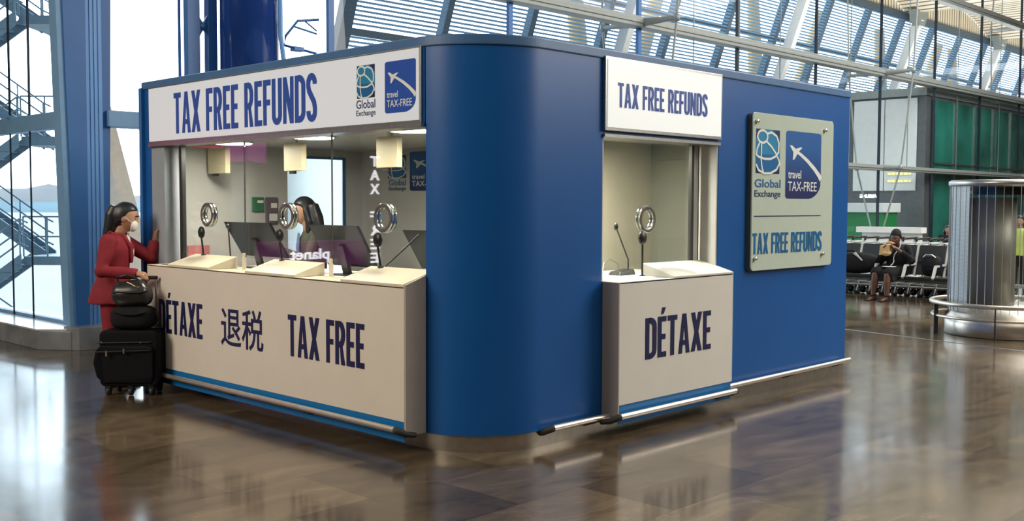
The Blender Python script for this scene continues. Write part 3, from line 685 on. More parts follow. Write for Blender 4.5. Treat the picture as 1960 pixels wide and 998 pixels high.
# ------------------------------------------------------------------ left service counter
ct = thing('service_counter', (4.4,6.95,0), 'long white service counter with four sloping shelves lettered TAX FREE', 'counter')
xl = 4.297
p = MB(); p.box((xl,5.124,.203),(xl+.012,8.55,1.068)); B('front_panel', p, 'white', ct)
p = MB(); p.box((xl+.004,5.124,.072),(xl+.012,8.55,.203)); B('base_band', p, 'band', ct)
p = MB(); p.box((xl-.001,5.105,.112),(X0-.003,5.124,1.08)); p.hexa([(xl-.001,5.105,1.08),(X0-.003,5.105,1.08),(X0-.003,5.124,1.08),(xl-.001,5.124,1.08),(xl-.001,5.105,1.083),(X0-.003,5.105,1.138),(X0-.003,5.124,1.138),(xl-.001,5.124,1.083)]); B('end_panel', p, 'side', ct, bev=.002)
p = MB(); p.box((xl+.012,5.124,.115),(X0-.003,8.55,1.06)); B('carcass', p, 'side', ct)
p = MB(); p.box((xl,5.124,1.058),(4.562,8.80,1.071)) if False else p.box((xl,5.124,1.060),(4.468,8.55,1.072)); p.box((4.468,5.124,1.052),(4.562,8.55,1.072)); B('worktop', p, 'shelf', ct, bev=.0015)
for y0, y1 in ((5.124,5.79),(6.335,6.99),(7.53,8.19)):
    p = MB(); p.hexa([(xl-.002,y0,1.073),(4.560,y0,1.073),(4.560,y1,1.073),(xl-.002,y1,1.073),(xl-.002,y0,1.088),(4.560,y0,1.168),(4.560,y1,1.168),(xl-.002,y1,1.088)])
    B('sloping_shelf', p, 'shelf', ct, bev=.0015)
fr = LF(xl)
lettering('lettering', 'TAX FREE', fr, 6.42, 5.53, .5, .80, 'navy', ct)
lettering('lettering', 'DÉTAXE', fr, 8.35, 7.63, .505, .787, 'navy', ct)
fonttext('chinese_lettering', '退税', fr, 7.345, 6.745, .485, .795, 'navy', ct, .003, .008)
p = MB(); p.box((4.36,8.30,1.0725),(4.42,8.42,1.076)); tag(B('black_card', p, 'black'), 'small black card lying on the counter near the woman in red', 'card')

# ------------------------------------------------------------------ right service counter
cr = thing('service_counter', (6.4,4.55,0), 'short white service counter with one sloping shelf lettered DÉTAXE', 'counter')
yl = 4.482
p = MB(); p.box((5.692,yl,.207),(7.112,yl+.012,1.06)); B('front_panel', p, 'whiter', cr)
p = MB(); p.box((5.692,yl+.004,.072),(7.112,yl+.012,.207)); B('base_band', p, 'band', cr)
p = MB(); p.box((5.678,yl-.001,.112),(5.692,Y0-.003,1.063)); B('end_panel', p, 'side', cr, bev=.002)
p = MB(); p.box((7.112,yl-.001,.207),(7.122,Y0-.003,1.075)); B('end_panel', p, 'whiter', cr, bev=.002)
p = MB(); p.box((5.692,yl+.012,.115),(7.112,Y0-.003,1.052)); B('carcass', p, 'side', cr)
p = MB(); p.box((5.692,yl,1.052),(7.112,Y0-.004,1.063)); p.box((5.692,Y0-.004,1.061),(7.098,4.772,1.066)); B('worktop', p, 'shelfw', cr)
p = MB(); p.hexa([(6.33,yl-.002,1.0645),(7.118,yl-.002,1.0645),(7.098,4.77,1.0665),(6.33,4.77,1.0665),(6.33,yl-.002,1.076),(7.118,yl-.002,1.076),(7.098,4.77,1.160),(6.33,4.77,1.160)]); B('sloping_shelf', p, 'shelfw', cr, bev=.0015)
lettering('lettering', 'DÉTAXE', RF(yl), 5.985, 6.812, .498, .793, 'navy', cr)

# ------------------------------------------------------------------ light-box signs and the glass plate
sg = thing('lightbox_sign', (4.45,6.95,2.13), 'long white lightbox sign with two logos over the left counter', 'sign')
p = MB(); p.box((4.452,5.135,2.126),(4.47,8.79,2.612)); B('sign_frame', p, 'alu', sg, bev=.003)
p = MB(); p.box((4.447,5.15,2.14),(4.453,8.775,2.60)); B('sign_face', p, 'litL', sg)
fr = LF(4.447)
lettering('lettering', 'TAX FREE REFUNDS', fr, 8.325, 6.258, 2.19, 2.533, 'signblue', sg)
globe_logo(fr, 5.797, 5.594, 2.315, 2.537, sg)
fonttext('emblem_lettering', 'Global', fr, 5.80, 5.594, 2.246, 2.305, 'inkdark', sg, .002, .005)
fonttext('emblem_lettering', 'Exchange', fr, 5.80, 5.59, 2.185, 2.235, 'inkdark', sg, .002, .005)
travel_logo(fr, 5.492, 5.177, 2.198, 2.537, sg, 'tfl')
sg = thing('lightbox_sign', (6.38,4.6,2.11), 'square-cornered white lightbox sign over the right counter', 'sign')
p = MB(); p.box((5.664,4.602,2.112),(7.118,Y0,2.622)); B('sign_frame', p, 'alu', sg, bev=.003)
p = MB(); p.box((5.686,4.597,2.135),(7.096,4.603,2.602)); B('sign_face', p, 'litR', sg)
lettering('lettering', 'TAX FREE REFUNDS', RF(4.597), 5.795, 6.90, 2.278, 2.449, 'signblue', sg)
pl = thing('glass_sign_plate', (8.24,4.58,1.05), 'pale green glass sign plate bolted to the blue side wall', 'sign')
p = MB(); p.rbox((7.55,4.585,1.055),(8.93,4.600,2.36),.04,1); B('glass_sheet', p, 'plate', pl, bev=.003)
p = MB(); p.rbox((7.535,4.605,1.05),(8.915,Y0,2.35),.03,1); B('backing', p, 'plateedge', pl)
fr = RF(4.585)
globe_logo(fr, 7.59, 7.985, 1.862, 2.228, pl)
fonttext('emblem_lettering', 'Global', fr, 7.585, 8.0, 1.745, 1.815, 'inktext', pl, .002, .012)
fonttext('emblem_lettering', 'Exchange', fr, 7.585, 8.0, 1.65, 1.722, 'inkdark', pl, .002, .012)
travel_logo(fr, 8.08, 8.70, 1.655, 2.236, pl)
p = MB(); poly(p, fr, [(7.582,1.503),(8.71,1.503),(8.71,1.511),(7.582,1.511)], .002); B('rule_line', p, 'inkdark', pl)
lettering('lettering', 'TAX FREE REFUNDS', fr, 7.565, 8.735, 1.193, 1.367, 'teal', pl)
for u, v in ((7.60,2.285),(8.73,2.285) if False else (8.755,2.27),(7.60,1.155),(8.745,1.16)):
    p = MB(); p.lathe([(0,-.022),(.014,-.022),(.017,-.018),(.017,.0),(0,.0)],(u,4.585,v),14,axis='Y'); B('standoff_bolt', p, 'chrome', pl)

# ------------------------------------------------------------------ steel bumper rails
def rail(a, b, nrm, label, ends=(1,1), br=()):
    a, b, nrm = Vector(a), Vector(b), Vector(nrm); o = thing('bumper_rail', (a+b)/2*1.0, label, 'rail', 'steel bumper rails round the kiosk')
    o.location.z = a.z-.03
    p = MB(); p.tube([a,b],.021,14); B('tube', p, 'steel', o)
    d = (b-a).normalized()
    for e, q, s in ((ends[0],a,-1),(ends[1],b,1)):
        if e:
            p = MB(); p.tube([q, q+d*s*.012, q+nrm*-.0+d*s*.035-V(0,0,.03)-nrm*.06, q+d*s*.045-V(0,0,.045)-nrm*.13],[.024,.024,.022,.018],10); B('end_cap', p, 'rubber', o)
    for t in br:
        c = a.lerp(b,t); p = MB(); p.prism([c-V(0,0,.018)-d*.05, c-V(0,0,.018)+d*.05, c-V(0,0,.05)-nrm*.08+d*.05, c-V(0,0,.05)-nrm*.08-d*.05], V(0,0,-.008)); B('bracket', p, 'rubber', o)
    return o
rail((4.245,5.15,.155),(4.245,8.55,.155),(-1,0,0),'long steel bumper rail at the foot of the left counter',(1,0),(.3,.6,.9))
rail((5.10,4.565,.125),(5.70,4.565,.125),(0,-1,0),'short steel bumper rail on the skirting beside the curved corner',(1,0),(.75,))
rail((5.63,4.425,.142),(7.09,4.425,.142),(0,-1,0),'steel bumper rail in front of the right counter',(1,1),(.9,))
rail((7.15,4.57,.142),(9.30,4.57,.142),(0,-1,0),'steel bumper rail along the blue side wall below the glass plate',(0,0),(.5,.93))

# ------------------------------------------------------------------ fittings behind the glass
def disc_lamp(c, r, lab, k=1):
    o = thing('ceiling_lamp', c, lab, 'lamp', 'round ceiling lamps in the kiosk')
    x, y, z = c
    p = MB(); p.lathe([(0,0),(r,0),(r,-.03),(r*.96,-.034)],c,28); B('housing', p, 'alu', o)
    p = MB(); p.lathe([(r*.96,-.034),(r*.9,-.044),(0,-.048)],c,28); B('diffuser', p, 'lamp', o)
    l = bpy.data.lights.new('lamp_light','AREA'); l.shape = 'DISK'; l.size = r*1.8; l.energy = LAMP_W*k; l.color = (1,.91,.76)
    lo = bpy.data.objects.new('lamp_light', l); COL.objects.link(lo); lo.location = (x,y,z-.055); 
    lo.parent = o; lo.location = (0,0,-.055)
LAMP_W = 22
disc_lamp((4.80,7.97,2.145),.165,'round ceiling lamp over the monitor nearest the woman in red')
disc_lamp((4.80,6.80,2.145),.165,'round ceiling lamp above the clerk, middle of the left window')
disc_lamp((4.80,5.63,2.145),.165,'round ceiling lamp beside the blue curved corner, left window')
disc_lamp((6.18,5.15,2.145),.12,'round ceiling lamp in the right-hand booth', 2.3)
for i, (ya, yb, lab) in enumerate(((8.80,8.49,'cream display box hanging nearest the woman in red'),(7.56,7.30,'cream display box hanging left of the clerk, between the other two'),(6.32,6.07,'cream display box hanging beside the curved blue corner'))):
    o = thing('display_box', (5.05,(ya+yb)/2,2.145), lab, 'display', 'cream display boxes over the left window')
    p = MB(); p.box((5.03,yb,1.872),(5.08,ya,2.105)); B('body', p, 'box', o, bev=.004)
    p = MB(); p.box((5.05,(ya+yb)/2-.02,2.105),(5.07,(ya+yb)/2+.02,2.145)); B('hanger', p, 'alu', o)
    p = MB(); p.box((5.04,ya-.13,1.848),(5.07,ya-.06,1.872)); B('camera_module', p, 'black', o, bev=.004)
def port(c, ax, lab):
    o = thing('speech_port', c, lab, 'speech port', 'chrome speech rings in the glass')
    for nm, a, b in (('front_ring',-.024,-.006),('rear_ring',.006,.024)):
        p = MB(); p.lathe([(.072,a+.002),(.070,(a+b)/2),(.072,b),(.102,b),(.102,a+.004),(.098,a)],c,48,axis=ax); r_ = B(nm, p, 'chrome', o)
        q = MB(); q.lathe([(.098,a),(.085,a-.0015),(.072,a+.002)] if a < 0 else [(.072,b),(.085,b+.0015),(.098,b)],c,48,axis=ax); B('ring_face', q, 'ringface', r_)
for y, lab in ((7.985,'chrome speech ring in the glass nearest the woman in red'),(6.815,'chrome speech ring in front of the face of the clerk'),(5.645,'chrome speech ring in the glass beside the curved blue corner')):
    port((4.57,y,1.503),'X',lab)
port((6.37,4.78,1.491),'Y','chrome speech ring in the right-hand window')
def mic(c, z1, ax, lab, lean=0):
    o = thing('counter_microphone', c, lab, 'microphone', 'black stalk microphones at the glass')
    x, y, z = c
    p = MB(); p.lathe([(0,0),(.022,0),(.02,.008),(0,.01)],c,16); B('base', p, 'black', o)
    p = MB(); p.tube([c,(x,y+lean,z1-.05)],.008,8); B('stalk', p, 'black', o)
    rr = (.022,.045,.052) if ax == 'X' else (.046,.022,.052)
    p = MB(); p.ell((x,y+lean,z1),rr,18); B('head', p, 'black', o)
for y, lab in ((8.03,'black microphone on the shelf nearest the woman in red'),(6.86,'black microphone on the middle shelf, below the clerk'),(5.66,'black microphone on the shelf beside the curved blue corner')):
    mic((4.54,y,1.163),1.352,'X',lab,.03)
mic((6.29,4.745,1.066),1.352,'Y','black microphone standing on the right-hand counter')
g = thing('gooseneck_microphone', (6.55,5.05,1.055), 'black gooseneck microphone on its console in the right booth', 'microphone')
p = MB(); p.hexa([(6.32,4.98,1.056),(6.52,4.98,1.056),(6.52,5.10,1.056),(6.32,5.10,1.056),(6.34,4.99,1.085),(6.51,4.99,1.10),(6.51,5.09,1.10),(6.34,5.09,1.085)]); B('console', p, 'black', g, bev=.006)
p = MB(); p.tube([(6.50,5.04,1.09),(6.50,5.04,1.17),(6.42,5.04,1.30),(6.35,5.04,1.415)],.006,8); B('neck', p, 'black', g)
p = MB(); p.ell((6.343,5.04,1.43),(.018,.018,.03),12); B('capsule', p, 'black', g)
g.location = g.location
p = MB(); p.tube([(6.38,5.2,1.06),(6.42,5.22,1.14),(6.50,5.22,1.165),(6.58,5.21,1.13),(6.60,5.2,1.06)],.004,6); tag(B('clear_cable', p, 'alu'), 'thin looped cable behind the gooseneck microphone', 'cable')
p = MB(); p.box((6.02,4.86,1.056),(6.25,5.02,1.06)); tag(B('paper_sheet', p, 'paper'), 'paper sheet on the desk of the right booth', 'paper')
p = MB(); p.box((5.78,4.90,1.056),(5.98,5.0,1.064)); tag(B('kraft_envelope', p, 'kraft'), 'brown envelope at the left of the right booth desk', 'envelope')
def monitor(y0, y1, xb, zb, zt, lab, lean=.19):
    o = thing('monitor', (xb,(y0+y1)/2,1.03), lab, 'monitor', 'black monitors seen from behind')
    p = MB(); p.hexa([(xb,y0,zb),(xb+.03,y0,zb),(xb+.03,y1,zb),(xb,y1,zb),(xb-lean,y0,zt),(xb-lean+.03,y0,zt),(xb-lean+.03,y1,zt),(xb-lean,y1,zt)]); B('display_housing', p, 'dark', o, bev=.006)
    ym = (y0+y1)/2
    p = MB(); p.hexa([(xb-.05,ym-.04,1.04),(xb-.02,ym-.04,1.04),(xb-.02,ym+.04,1.04),(xb-.05,ym+.04,1.04),(xb-lean*.5-.02,ym-.04,(zb+zt)/2),(xb-lean*.5+.01,ym-.04,(zb+zt)/2),(xb-lean*.5+.01,ym+.04,(zb+zt)/2),(xb-lean*.5-.02,ym+.04,(zb+zt)/2)]); B('stand', p, 'black', o)
    p = MB(); p.rbox((xb-.14,ym-.11,1.03),(xb+.06,ym+.11,1.042),.03); B('foot', p, 'black', o)
monitor(7.65,8.37,5.12,1.13,1.435,'black monitor seen from behind nearest the woman in red')
monitor(6.44,7.07,5.12,1.10,1.43,'black monitor seen from behind in front of the clerk')
monitor(5.30,5.90,5.12,1.12,1.41,'black monitor seen from behind beside the curved blue corner')
o = thing('desk_telephone', (4.86,7.15,1.03), 'black desk telephone beside the middle shelf', 'telephone')
p = MB(); p.hexa([(4.76,7.05,1.031),(4.95,7.05,1.031),(4.95,7.33,1.031),(4.76,7.33,1.031),(4.78,7.06,1.06),(4.94,7.06,1.10),(4.94,7.32,1.10),(4.78,7.32,1.06)]); B('body', p, 'black', o, bev=.008)
p = MB(); p.tube([(4.84,7.08,1.11),(4.84,7.13,1.135),(4.84,7.24,1.135),(4.84,7.30,1.11)],[.026,.018,.018,.026],10); B('handset', p, 'black', o)
p = MB(); p.tube([(4.80,5.98,1.05),(4.80,5.94,1.14),(4.86,5.80,1.27),(4.94,5.72,1.38)],.006,8); tag(B('monitor_cable', p, 'black'), 'black cable rising to the monitor beside the curved corner', 'cable')
p = MB(); p.tube([(4.62,7.72,1.05),(4.62,7.74,1.2),(4.62,7.76,1.36),(4.62,7.77,1.40)],.006,8); p.ell((4.62,7.77,1.41),(.02,.02,.02),10); tag(B('cable', p, 'black'), 'black cable hanging behind the glass left of the first monitor', 'cable')
o = thing('document_tray', (4.9,5.62,1.03), 'black document tray under the monitor beside the curved corner', 'tray')
p = MB(); p.box((4.78,5.40,1.031),(5.02,5.88,1.07)); B('body', p, 'black', o, bev=.005)
p = MB(); p.box((4.79,5.45,1.071),(4.98,5.80,1.085)); tag(B('card_reader', p, 'dark', bev=.004), 'flat dark card reader lying on the black document tray', 'card reader')
p = MB(); p.box((4.72,6.2,1.031),(4.92,6.42,1.05)); tag(B('keyboard', p, 'black', bev=.004), 'black keyboard end showing beside the sloping shelf near the corner', 'keyboard')
def pouch(y0, y1, z0, z1, m, lab, cat='dispenser'):
    o = thing('wall_pouch', (5.2,8.84,z0), lab, cat)
    p = MB(); p.box((y0,8.825,z0),(y1,8.85,z1)); B('pouch', p, m, o, bev=.006)
    p = MB(); p.box((y0+.05*(y1-y0)*8,8.822,z0+.6*(z1-z0)),(y1-.01,8.826,z0+.78*(z1-z0))); B('label_strip', p, 'paper', o)
pouch(5.52,5.645,1.52,1.66,'greenbag','small green pouch on the far wall left of the clerk')
pouch(5.67,5.80,1.40,1.66,'violetbag','tall violet pouch on the far wall beside the green pouch')
p = MB(); p.box((5.70,8.818,1.43),(5.79,8.824,1.50)); tag(B('notice_card', p, 'paper'), 'small white notice on the violet pouch', 'notice')
p = MB(); p.box((4.84,8.835,1.08),(5.06,8.849,1.21)); tag(B('pink_notice', p, 'pink'), 'pink notice low on the far wall left of the monitors', 'notice')
# ------------------------------------------------------------------ people
def loft(s, secs, n=24, cap=True):                 # stacked ellipses: (x, y, z, rx, ry)
    vs, fs = [], []
    for x, y, z, rx, ry in secs:
        for k in range(n):
            a = 2*PI*k/n; vs.append((x+rx*math.cos(a), y+ry*math.sin(a), z))
    m = len(secs)
    for i in range(m-1):
        for k in range(n): fs.append((i*n+k, i*n+(k+1) % n, (i+1)*n+(k+1) % n, (i+1)*n+k))
    s.add(vs, fs, True)
    if cap: s.add(vs[:n], [list(range(n))[::-1]]); s.add(vs[-n:], [list(range(n))])
    return s
def headfn(p):
    x, y, z = p
    if z < 0: x *= 1-.33*(-z)**1.6; y = y*(1-.10*(-z)**2)+.10*max(0,-z)*(y > -.2)
    if y > 0:
        y *= .95
        y += .17*math.exp(-(x/.13)**2-((z+.20)/.17)**2)
        y -= .09*math.exp(-((abs(x)-.36)/.17)**2-((z-.06)/.11)**2)
        y += .06*math.exp(-(x/.27)**2-((z+.52)/.07)**2)
        y += .05*math.exp(-(x/.22)**2-((z+.88)/.14)**2)
    return Vector((x, y, z))
def rotm(ax, deg): return Matrix.Rotation(math.radians(deg), 4, ax)
def head(mb, c, m, s=1):
    h = MB(); h.ell((0,0,0),(.074*s,.098*s,.122*s),44,None,headfn)
    for sg in (-1,1): h.ell((sg*.074*s,-.008*s,-.01*s),(.012*s,.022*s,.032*s),12)
    h.xf(Matrix.Translation(c) @ m); return mb._j(h)
def face(parent, c, m, s=1, off=Vector((0,0,0)), lips=True):
    e = MB(); q = MB(); l = MB()
    for sg in (-1,1):
        e.ell((sg*.027*s,.083*s,.008*s),(.012*s,.008*s,.007*s),12); q.ell((sg*.027*s,.0895*s,.008*s),(.0055*s,.0035*s,.0055*s),10)
    mm = Matrix.Translation(Vector(c)) @ m
    B('eyes', e.xf(mm), 'eyew', parent); b = MB()
    for sg in (-1,1): b.tube([(sg*.012*s,.092*s,.026*s),(sg*.03*s,.090*s,.031*s),(sg*.045*s,.078*s,.026*s)],.0035*s,6)
    b._j(q); B('brows_and_irises', b.xf(mm), 'hair', parent)
    if lips:
        l.ell((0,.097*s,-.063*s),(.022*s,.008*s,.007*s),12); B('lips', l.xf(mm), 'lips', parent)
def hand(mb, wrist, fwd, palm, side=1, curl=35, s=1):
    """wrist point, direction of the fingers, direction the palm faces; thumb on side * (fwd x palm)"""
    f = Vector(fwd).normalized(); n = Vector(palm); n = (n-f*n.dot(f)).normalized(); x = f.cross(n)*side
    w = Vector(wrist); P = lambda a, b, c: w+x*a*s+f*b*s+n*c*s
    h = MB(); h.tube([P(0,-.01,0),P(.002,.035,0),P(.002,.085,0)],[.024*s,.030*s,.028*s],10)
    h.hexa([P(-.036,.02,-.012),P(.036,.02,-.012),P(.036,.02,.012),P(-.036,.02,.012),P(-.038,.09,-.011),P(.038,.09,-.011),P(.038,.09,.011),P(-.038,.09,.011)])
    for i, (a, L) in enumerate(((.029,.070),(.010,.078),(-.010,.072),(-.029,.056))):
        pts = [P(a,.082,0)]; ang = 0; b, c = .085, 0
        for seg in (.45,.32,.25):
            ang += math.radians(curl*(1+.12*i)); b += math.cos(ang)*L*seg; c += math.sin(ang)*L*seg; pts.append(P(a*(1+.05),b,c))
        h.tube(pts,[.0098*s,.0092*s,.0085*s,.007*s],8); h.ell(pts[-1],(.007*s,)*3,8)
    pts = [P(.03,.025,.004),P(.052,.052,.014),P(.056,.078,.026),P(.046,.097,.038)]
    h.tube(pts,[.014*s,.0115*s,.0100*s,.008*s],8); h.ell(pts[-1],(.008*s,)*3,8)
    return mb._j(h)

# woman in red, in profile, one hand on the suitcase handle, the other raised over the counter
wr = thing('person', (4.18,8.80,0), 'woman in a red coat and white mask standing at the counter with a suitcase', 'person')
o = wr.location.copy(); wr.location = (0,0,0)
hm = rotm('X',-12); hc = (0,.055,1.475)
b = MB(); head(b, hc, hm, 1.04)
b.tube([(0,-.03,1.25),(0,-.005,1.34),(0,.035,1.42)],[.06,.05,.052],14)
loft(b,[(0,-.05,.82,.13,.10),(0,-.05,.95,.12,.09),(0,-.05,1.1,.125,.095),(0,-.05,1.24,.14,.09),(0,-.04,1.31,.07,.06)])
for sg in (-1,1):
    b.tube([(sg*.085,-.05,.84),(sg*.09,-.04,.46),(sg*.09,-.06,.09)],[.085,.055,.038],12); b.tube([(sg*.09,-.09,.035),(sg*.09,.02,.035),(sg*.09,.10,.025)],[.035,.036,.025],10)
RS, RE, RW = V(.17,-.06,1.27), V(.25,-.10,1.02), V(.30,.20,1.00)
LS, LE, LW = V(-.17,-.03,1.27), V(-.10,.24,1.115), V(-.10,.27,1.27)
for a, e, w_ in ((RS,RE,RW),(LS,LE,LW)): b.tube([a,e,w_],[.048,.038,.026],12)
hand(b, RW, V(.05,.10,-.015), V(0,0,-1), 1, 55); hand(b, LW, V(.0,.02,.10), V(0,1,0), 1, 32)
B('body', b, 'skin', wr, remesh=.0065)
face(wr, hc, hm, 1.04, lips=False)
h = MB()
def hairfn(p):
    x, y, z = p
    if y > .1 and z < .48: k = min(1, (y-.1)*2.2)*min(1,(.48-z)*3); y *= 1-.72*k; x *= 1-.08*k
    if z < -.35 and y > -.4: x *= .8; y *= .75
    return Vector((x, y, z))
h.ell((0,0,0),(.088,.114,.128),40,None,hairfn); h.xf(Matrix.Translation(V(*hc)+V(0,-.012,.012)) @ hm)
h.tube([(0,-.03,1.57),(0,-.06,1.50),(.0,-.072,1.41),(.005,-.10,1.32),(.01,-.125,1.22)],[.055,.066,.064,.05,.02],14)
B('hair', h, 'hair', wr, remesh=.009)
k = MB(); k.ell((0,0,0),(.064,.034,.058),28,None,lambda p: Vector((p.x,max(p.y,-.3)+.14*math.exp(-(p.x/.3)**2-((p.z-.35)/.4)**2),p.z)))
k.xf(Matrix.Translation(V(*hc)) @ hm @ Matrix.Translation((0,.070,-.056))); B('mask', k, 'mask', wr)
k = MB()
for sg in (-1,1): k.tube([hm.to_3x3() @ V(sg*.06,.075,-.035)+V(*hc), hm.to_3x3() @ V(sg*.083,.01,-.005)+V(*hc)],.003,6)
B('mask_loop', k, 'mask', wr)
c = MB()
loft(c,[(0,-.07,.73,.215,.205),(0,-.075,.80,.205,.19),(0,-.07,.90,.175,.155),(0,-.06,1.0,.15,.125),(0,-.055,1.10,.155,.13),(0,-.05,1.20,.175,.135),(0,-.045,1.27,.165,.11),(0,-.03,1.325,.10,.085)],32)
for a, e, w_ in ((RS,RE,RW),(LS,LE,LW)): c.ell(a,(.075,.075,.07),16); c.tube([a,a.lerp(e,.5),e,e.lerp(w_,.5),w_],[.072,.066,.060,.054,.047],14); c.ell(e,(.060,)*3,14)
B('coat', c, 'red', wr, remesh=.012)
c = MB(); c.tube([(.075,-.06,1.33),(.06,.03,1.32),(.03,.085,1.22),(.01,.09,1.08)],[.022,.026,.026,.012],10); c.tube([(-.075,-.06,1.33),(-.06,.03,1.32),(-.03,.085,1.22),(-.01,.09,1.08)],[.022,.026,.026,.012],10); c.tube([(.075,-.06,1.33),(0,-.10,1.35),(-.075,-.06,1.33)],.024,10)
B('lapels', c, 'red', wr)
c = MB(); c.prism([(.0,.062,1.34),(.045,.055,1.31),(.022,.098,1.20),(0,.10,1.14),(-.022,.098,1.20),(-.045,.055,1.31)],(0,.012,0)); B('blouse', c, 'whitecloth', wr)
c = MB()
for sg in (-1,1): c.tube([(sg*.085,-.06,.84),(sg*.09,-.055,.46),(sg*.092,-.07,.07)],[.105,.085,.075],16)
B('trousers', c, 'red', wr, remesh=.012)
for sg in (-1,1):
    c = MB(); c.tube([(sg*.09,-.11,.04),(sg*.09,-.02,.042),(sg*.09,.07,.036),(sg*.09,.125,.022)],[.036,.043,.040,.022],12); B('shoe', c, 'leather', wr)
wr.location = o; wr.rotation_euler = (0,0,math.atan2(-.78,-.62))

# suitcase with two bags stacked on it
AR = math.atan2(-.718,.696)
sc = thing('suitcase', (0,0,0), 'black soft rolling suitcase standing by the woman in red', 'suitcase')
p = MB(); p.rbox((-.235,-.12,.075),(.255,.12,.545),.045,1,6); B('body', p, 'luggage', sc, bev=.02, seg=3)
p = MB(); p.prism([(-.225,-.12,.42),(-.255,-.15,.38),(-.275,-.155,.28),(-.25,-.15,.16),(-.20,-.13,.10),(.20,-.125,.10),(.215,-.15,.16),(.215,-.155,.40),(.19,-.125,.43)],(0,.09,0)); B('front_pocket', p, 'luggage', sc, bev=.015, seg=3)
p = MB(); p.tube([(-.245,-.125,.44),(.2,-.128,.45)],.006,6); p.tube([(-.25,-.157,.37),(.2,-.157,.385)],.005,6); B('zip', p, 'black', sc)
p = MB(); p.box((-.165,-.168,.335),(-.15,-.158,.38)); p.box((-.02,-.168,.36),(-.008,-.158,.40)); p.box((-.215,-.13,.44),(-.205,-.12,.455)); p.box((.11,-.135,.44),(.118,-.125,.45)); B('zip_puller', p, 'gold', sc)
p = MB()
for x in (.06,.17): p.tube([(x,.10,.5),(x,.10,.975)],.008,8)
B('handle_pole', p, 'alu', sc)
p = MB(); p.rbox((.045,.085,.955),(.185,.115,.985),.012,0,4); B('handle', p, 'black', sc, bev=.005)
for x, y in ((-.17,-.09),(.02,-.10),(.19,-.09),(-.15,.09),(.19,.09)):
    p = MB(); p.lathe([(0,-.014),(.034,-.014),(.034,.014),(0,.014)],(x,y,.036),18,axis='X'); w_ = B('wheel', p, 'rubber', sc)
    p = MB(); p.box((x-.022,y-.025,.04),(x+.022,y+.025,.085)); B('caster_fork', p, 'black', w_)
sc.location = (4.07,8.38,0); sc.rotation_euler = (0,0,AR)
def baglump(p, a, bb, r, sag):
    m = MB(); m.rbox(a, bb, r, 1, 6); return m
tb = thing('soft_bag', (0,0,0), 'matte black soft bag lying on top of the suitcase', 'bag')
p = MB(); p.ell((0,0,0),(.185,.13,.10),28,None,lambda q: Vector((math.copysign(abs(q.x)**.6,q.x),math.copysign(abs(q.y)**.7,q.y),math.copysign(abs(q.z)**.6,q.z)))); p.xf(Matrix.Translation((.02,0,.645))); B('body', p, 'cloth', tb)
p = MB(); p.tube([(.21,-.03,.70),(.235,-.04,.66),(.24,-.03,.60),(.22,-.03,.57)],.011,8); p.tube([(-.1,-.125,.70),(-.02,-.14,.68),(.08,-.14,.68),(.16,-.125,.70)],.009,8); B('strap', p, 'cloth', tb)
tb.location = (4.07,8.38,0); tb.rotation_euler = (0,0,AR)
lb = thing('leather_bag', (0,0,0), 'shiny black leather shoulder bag topmost on the suitcase', 'bag')
p = MB(); p.ell((0,0,0),(.165,.10,.115),32,None,lambda q: Vector((math.copysign(abs(q.x)**.65,q.x)*(1-.22*max(0,q.z)),math.copysign(abs(q.y)**.7,q.y)*(1-.45*max(0,q.z)),math.copysign(abs(q.z)**.7,q.z)+.06*math.sin(5*q.x)))); p.xf(Matrix.Translation((.01,-.01,.845))); B('body', p, 'leather', lb)
p = MB(); p.tube([(-.12,-.09,.86),(-.06,-.115,.87),(.02,-.118,.86),(.10,-.11,.86),(.16,-.09,.87)],.008,8); p.tube([(-.10,-.02,.93),(-.11,-.03,.98),(-.02,-.04,1.0),(.06,-.03,.97),(.10,-.01,.93)],.009,8); B('strap', p, 'leather', lb)
p = MB(); p.box((.085,-.125,.90),(.105,-.11,.915)); p.tube([(.0,-.10,.945),(.04,-.11,.93),(.075,-.118,.91)],.005,6); B('buckle', p, 'gold', lb)
lb.location = (4.07,8.38,0); lb.rotation_euler = (0,0,AR)

# clerk behind the glass, in profile, reading papers
ck = thing('person', (0,0,0), 'long-haired clerk reading papers behind the kiosk window', 'person')
hm = rotm('X',-10); hc = (0,.03,1.48)
b = MB(); head(b, hc, hm, 1.0)
b.tube([(0,-.05,1.24),(0,-.02,1.32),(0,.01,1.42)],[.06,.048,.05],14)
loft(b,[(0,-.06,.80,.14,.11),(0,-.06,.95,.12,.09),(0,-.06,1.12,.13,.10),(0,-.055,1.24,.14,.09),(0,-.045,1.30,.07,.06)])
for sg in (-1,1):
    b.tube([(sg*.085,-.05,.84),(sg*.09,-.04,.46),(sg*.09,-.06,.10)],[.085,.055,.038],12); b.tube([(sg*.09,-.09,.13),(sg*.09,.02,.125),(sg*.09,.10,.115)],[.035,.036,.025],10)
arms = []
for sg in (-1,1):
    a, e, w_ = V(sg*.165,-.06,1.26), V(sg*.20,.02,1.04), V(sg*.08,.24,1.12); arms.append((a,e,w_)); b.tube([a,e,w_],[.046,.038,.026],12)
    hand(b, w_, V(-sg*.03,.08,.02), V(0,0,1), -sg, 22)
B('body', b, 'skin', ck, remesh=.0075); face(ck, hc, hm, 1.0)
h = MB(); h.ell((0,0,0),(.088,.112,.128),36,None,hairfn); h.xf(Matrix.Translation(V(*hc)+V(0,-.012,.012)) @ hm)
for sg in (-1,0,1): h.tube([(sg*.05,-.05,1.54),(sg*.075,-.085,1.42),(sg*.09,-.10,1.30),(sg*.08,-.11,1.17)],[.05,.058,.055,.03],12)
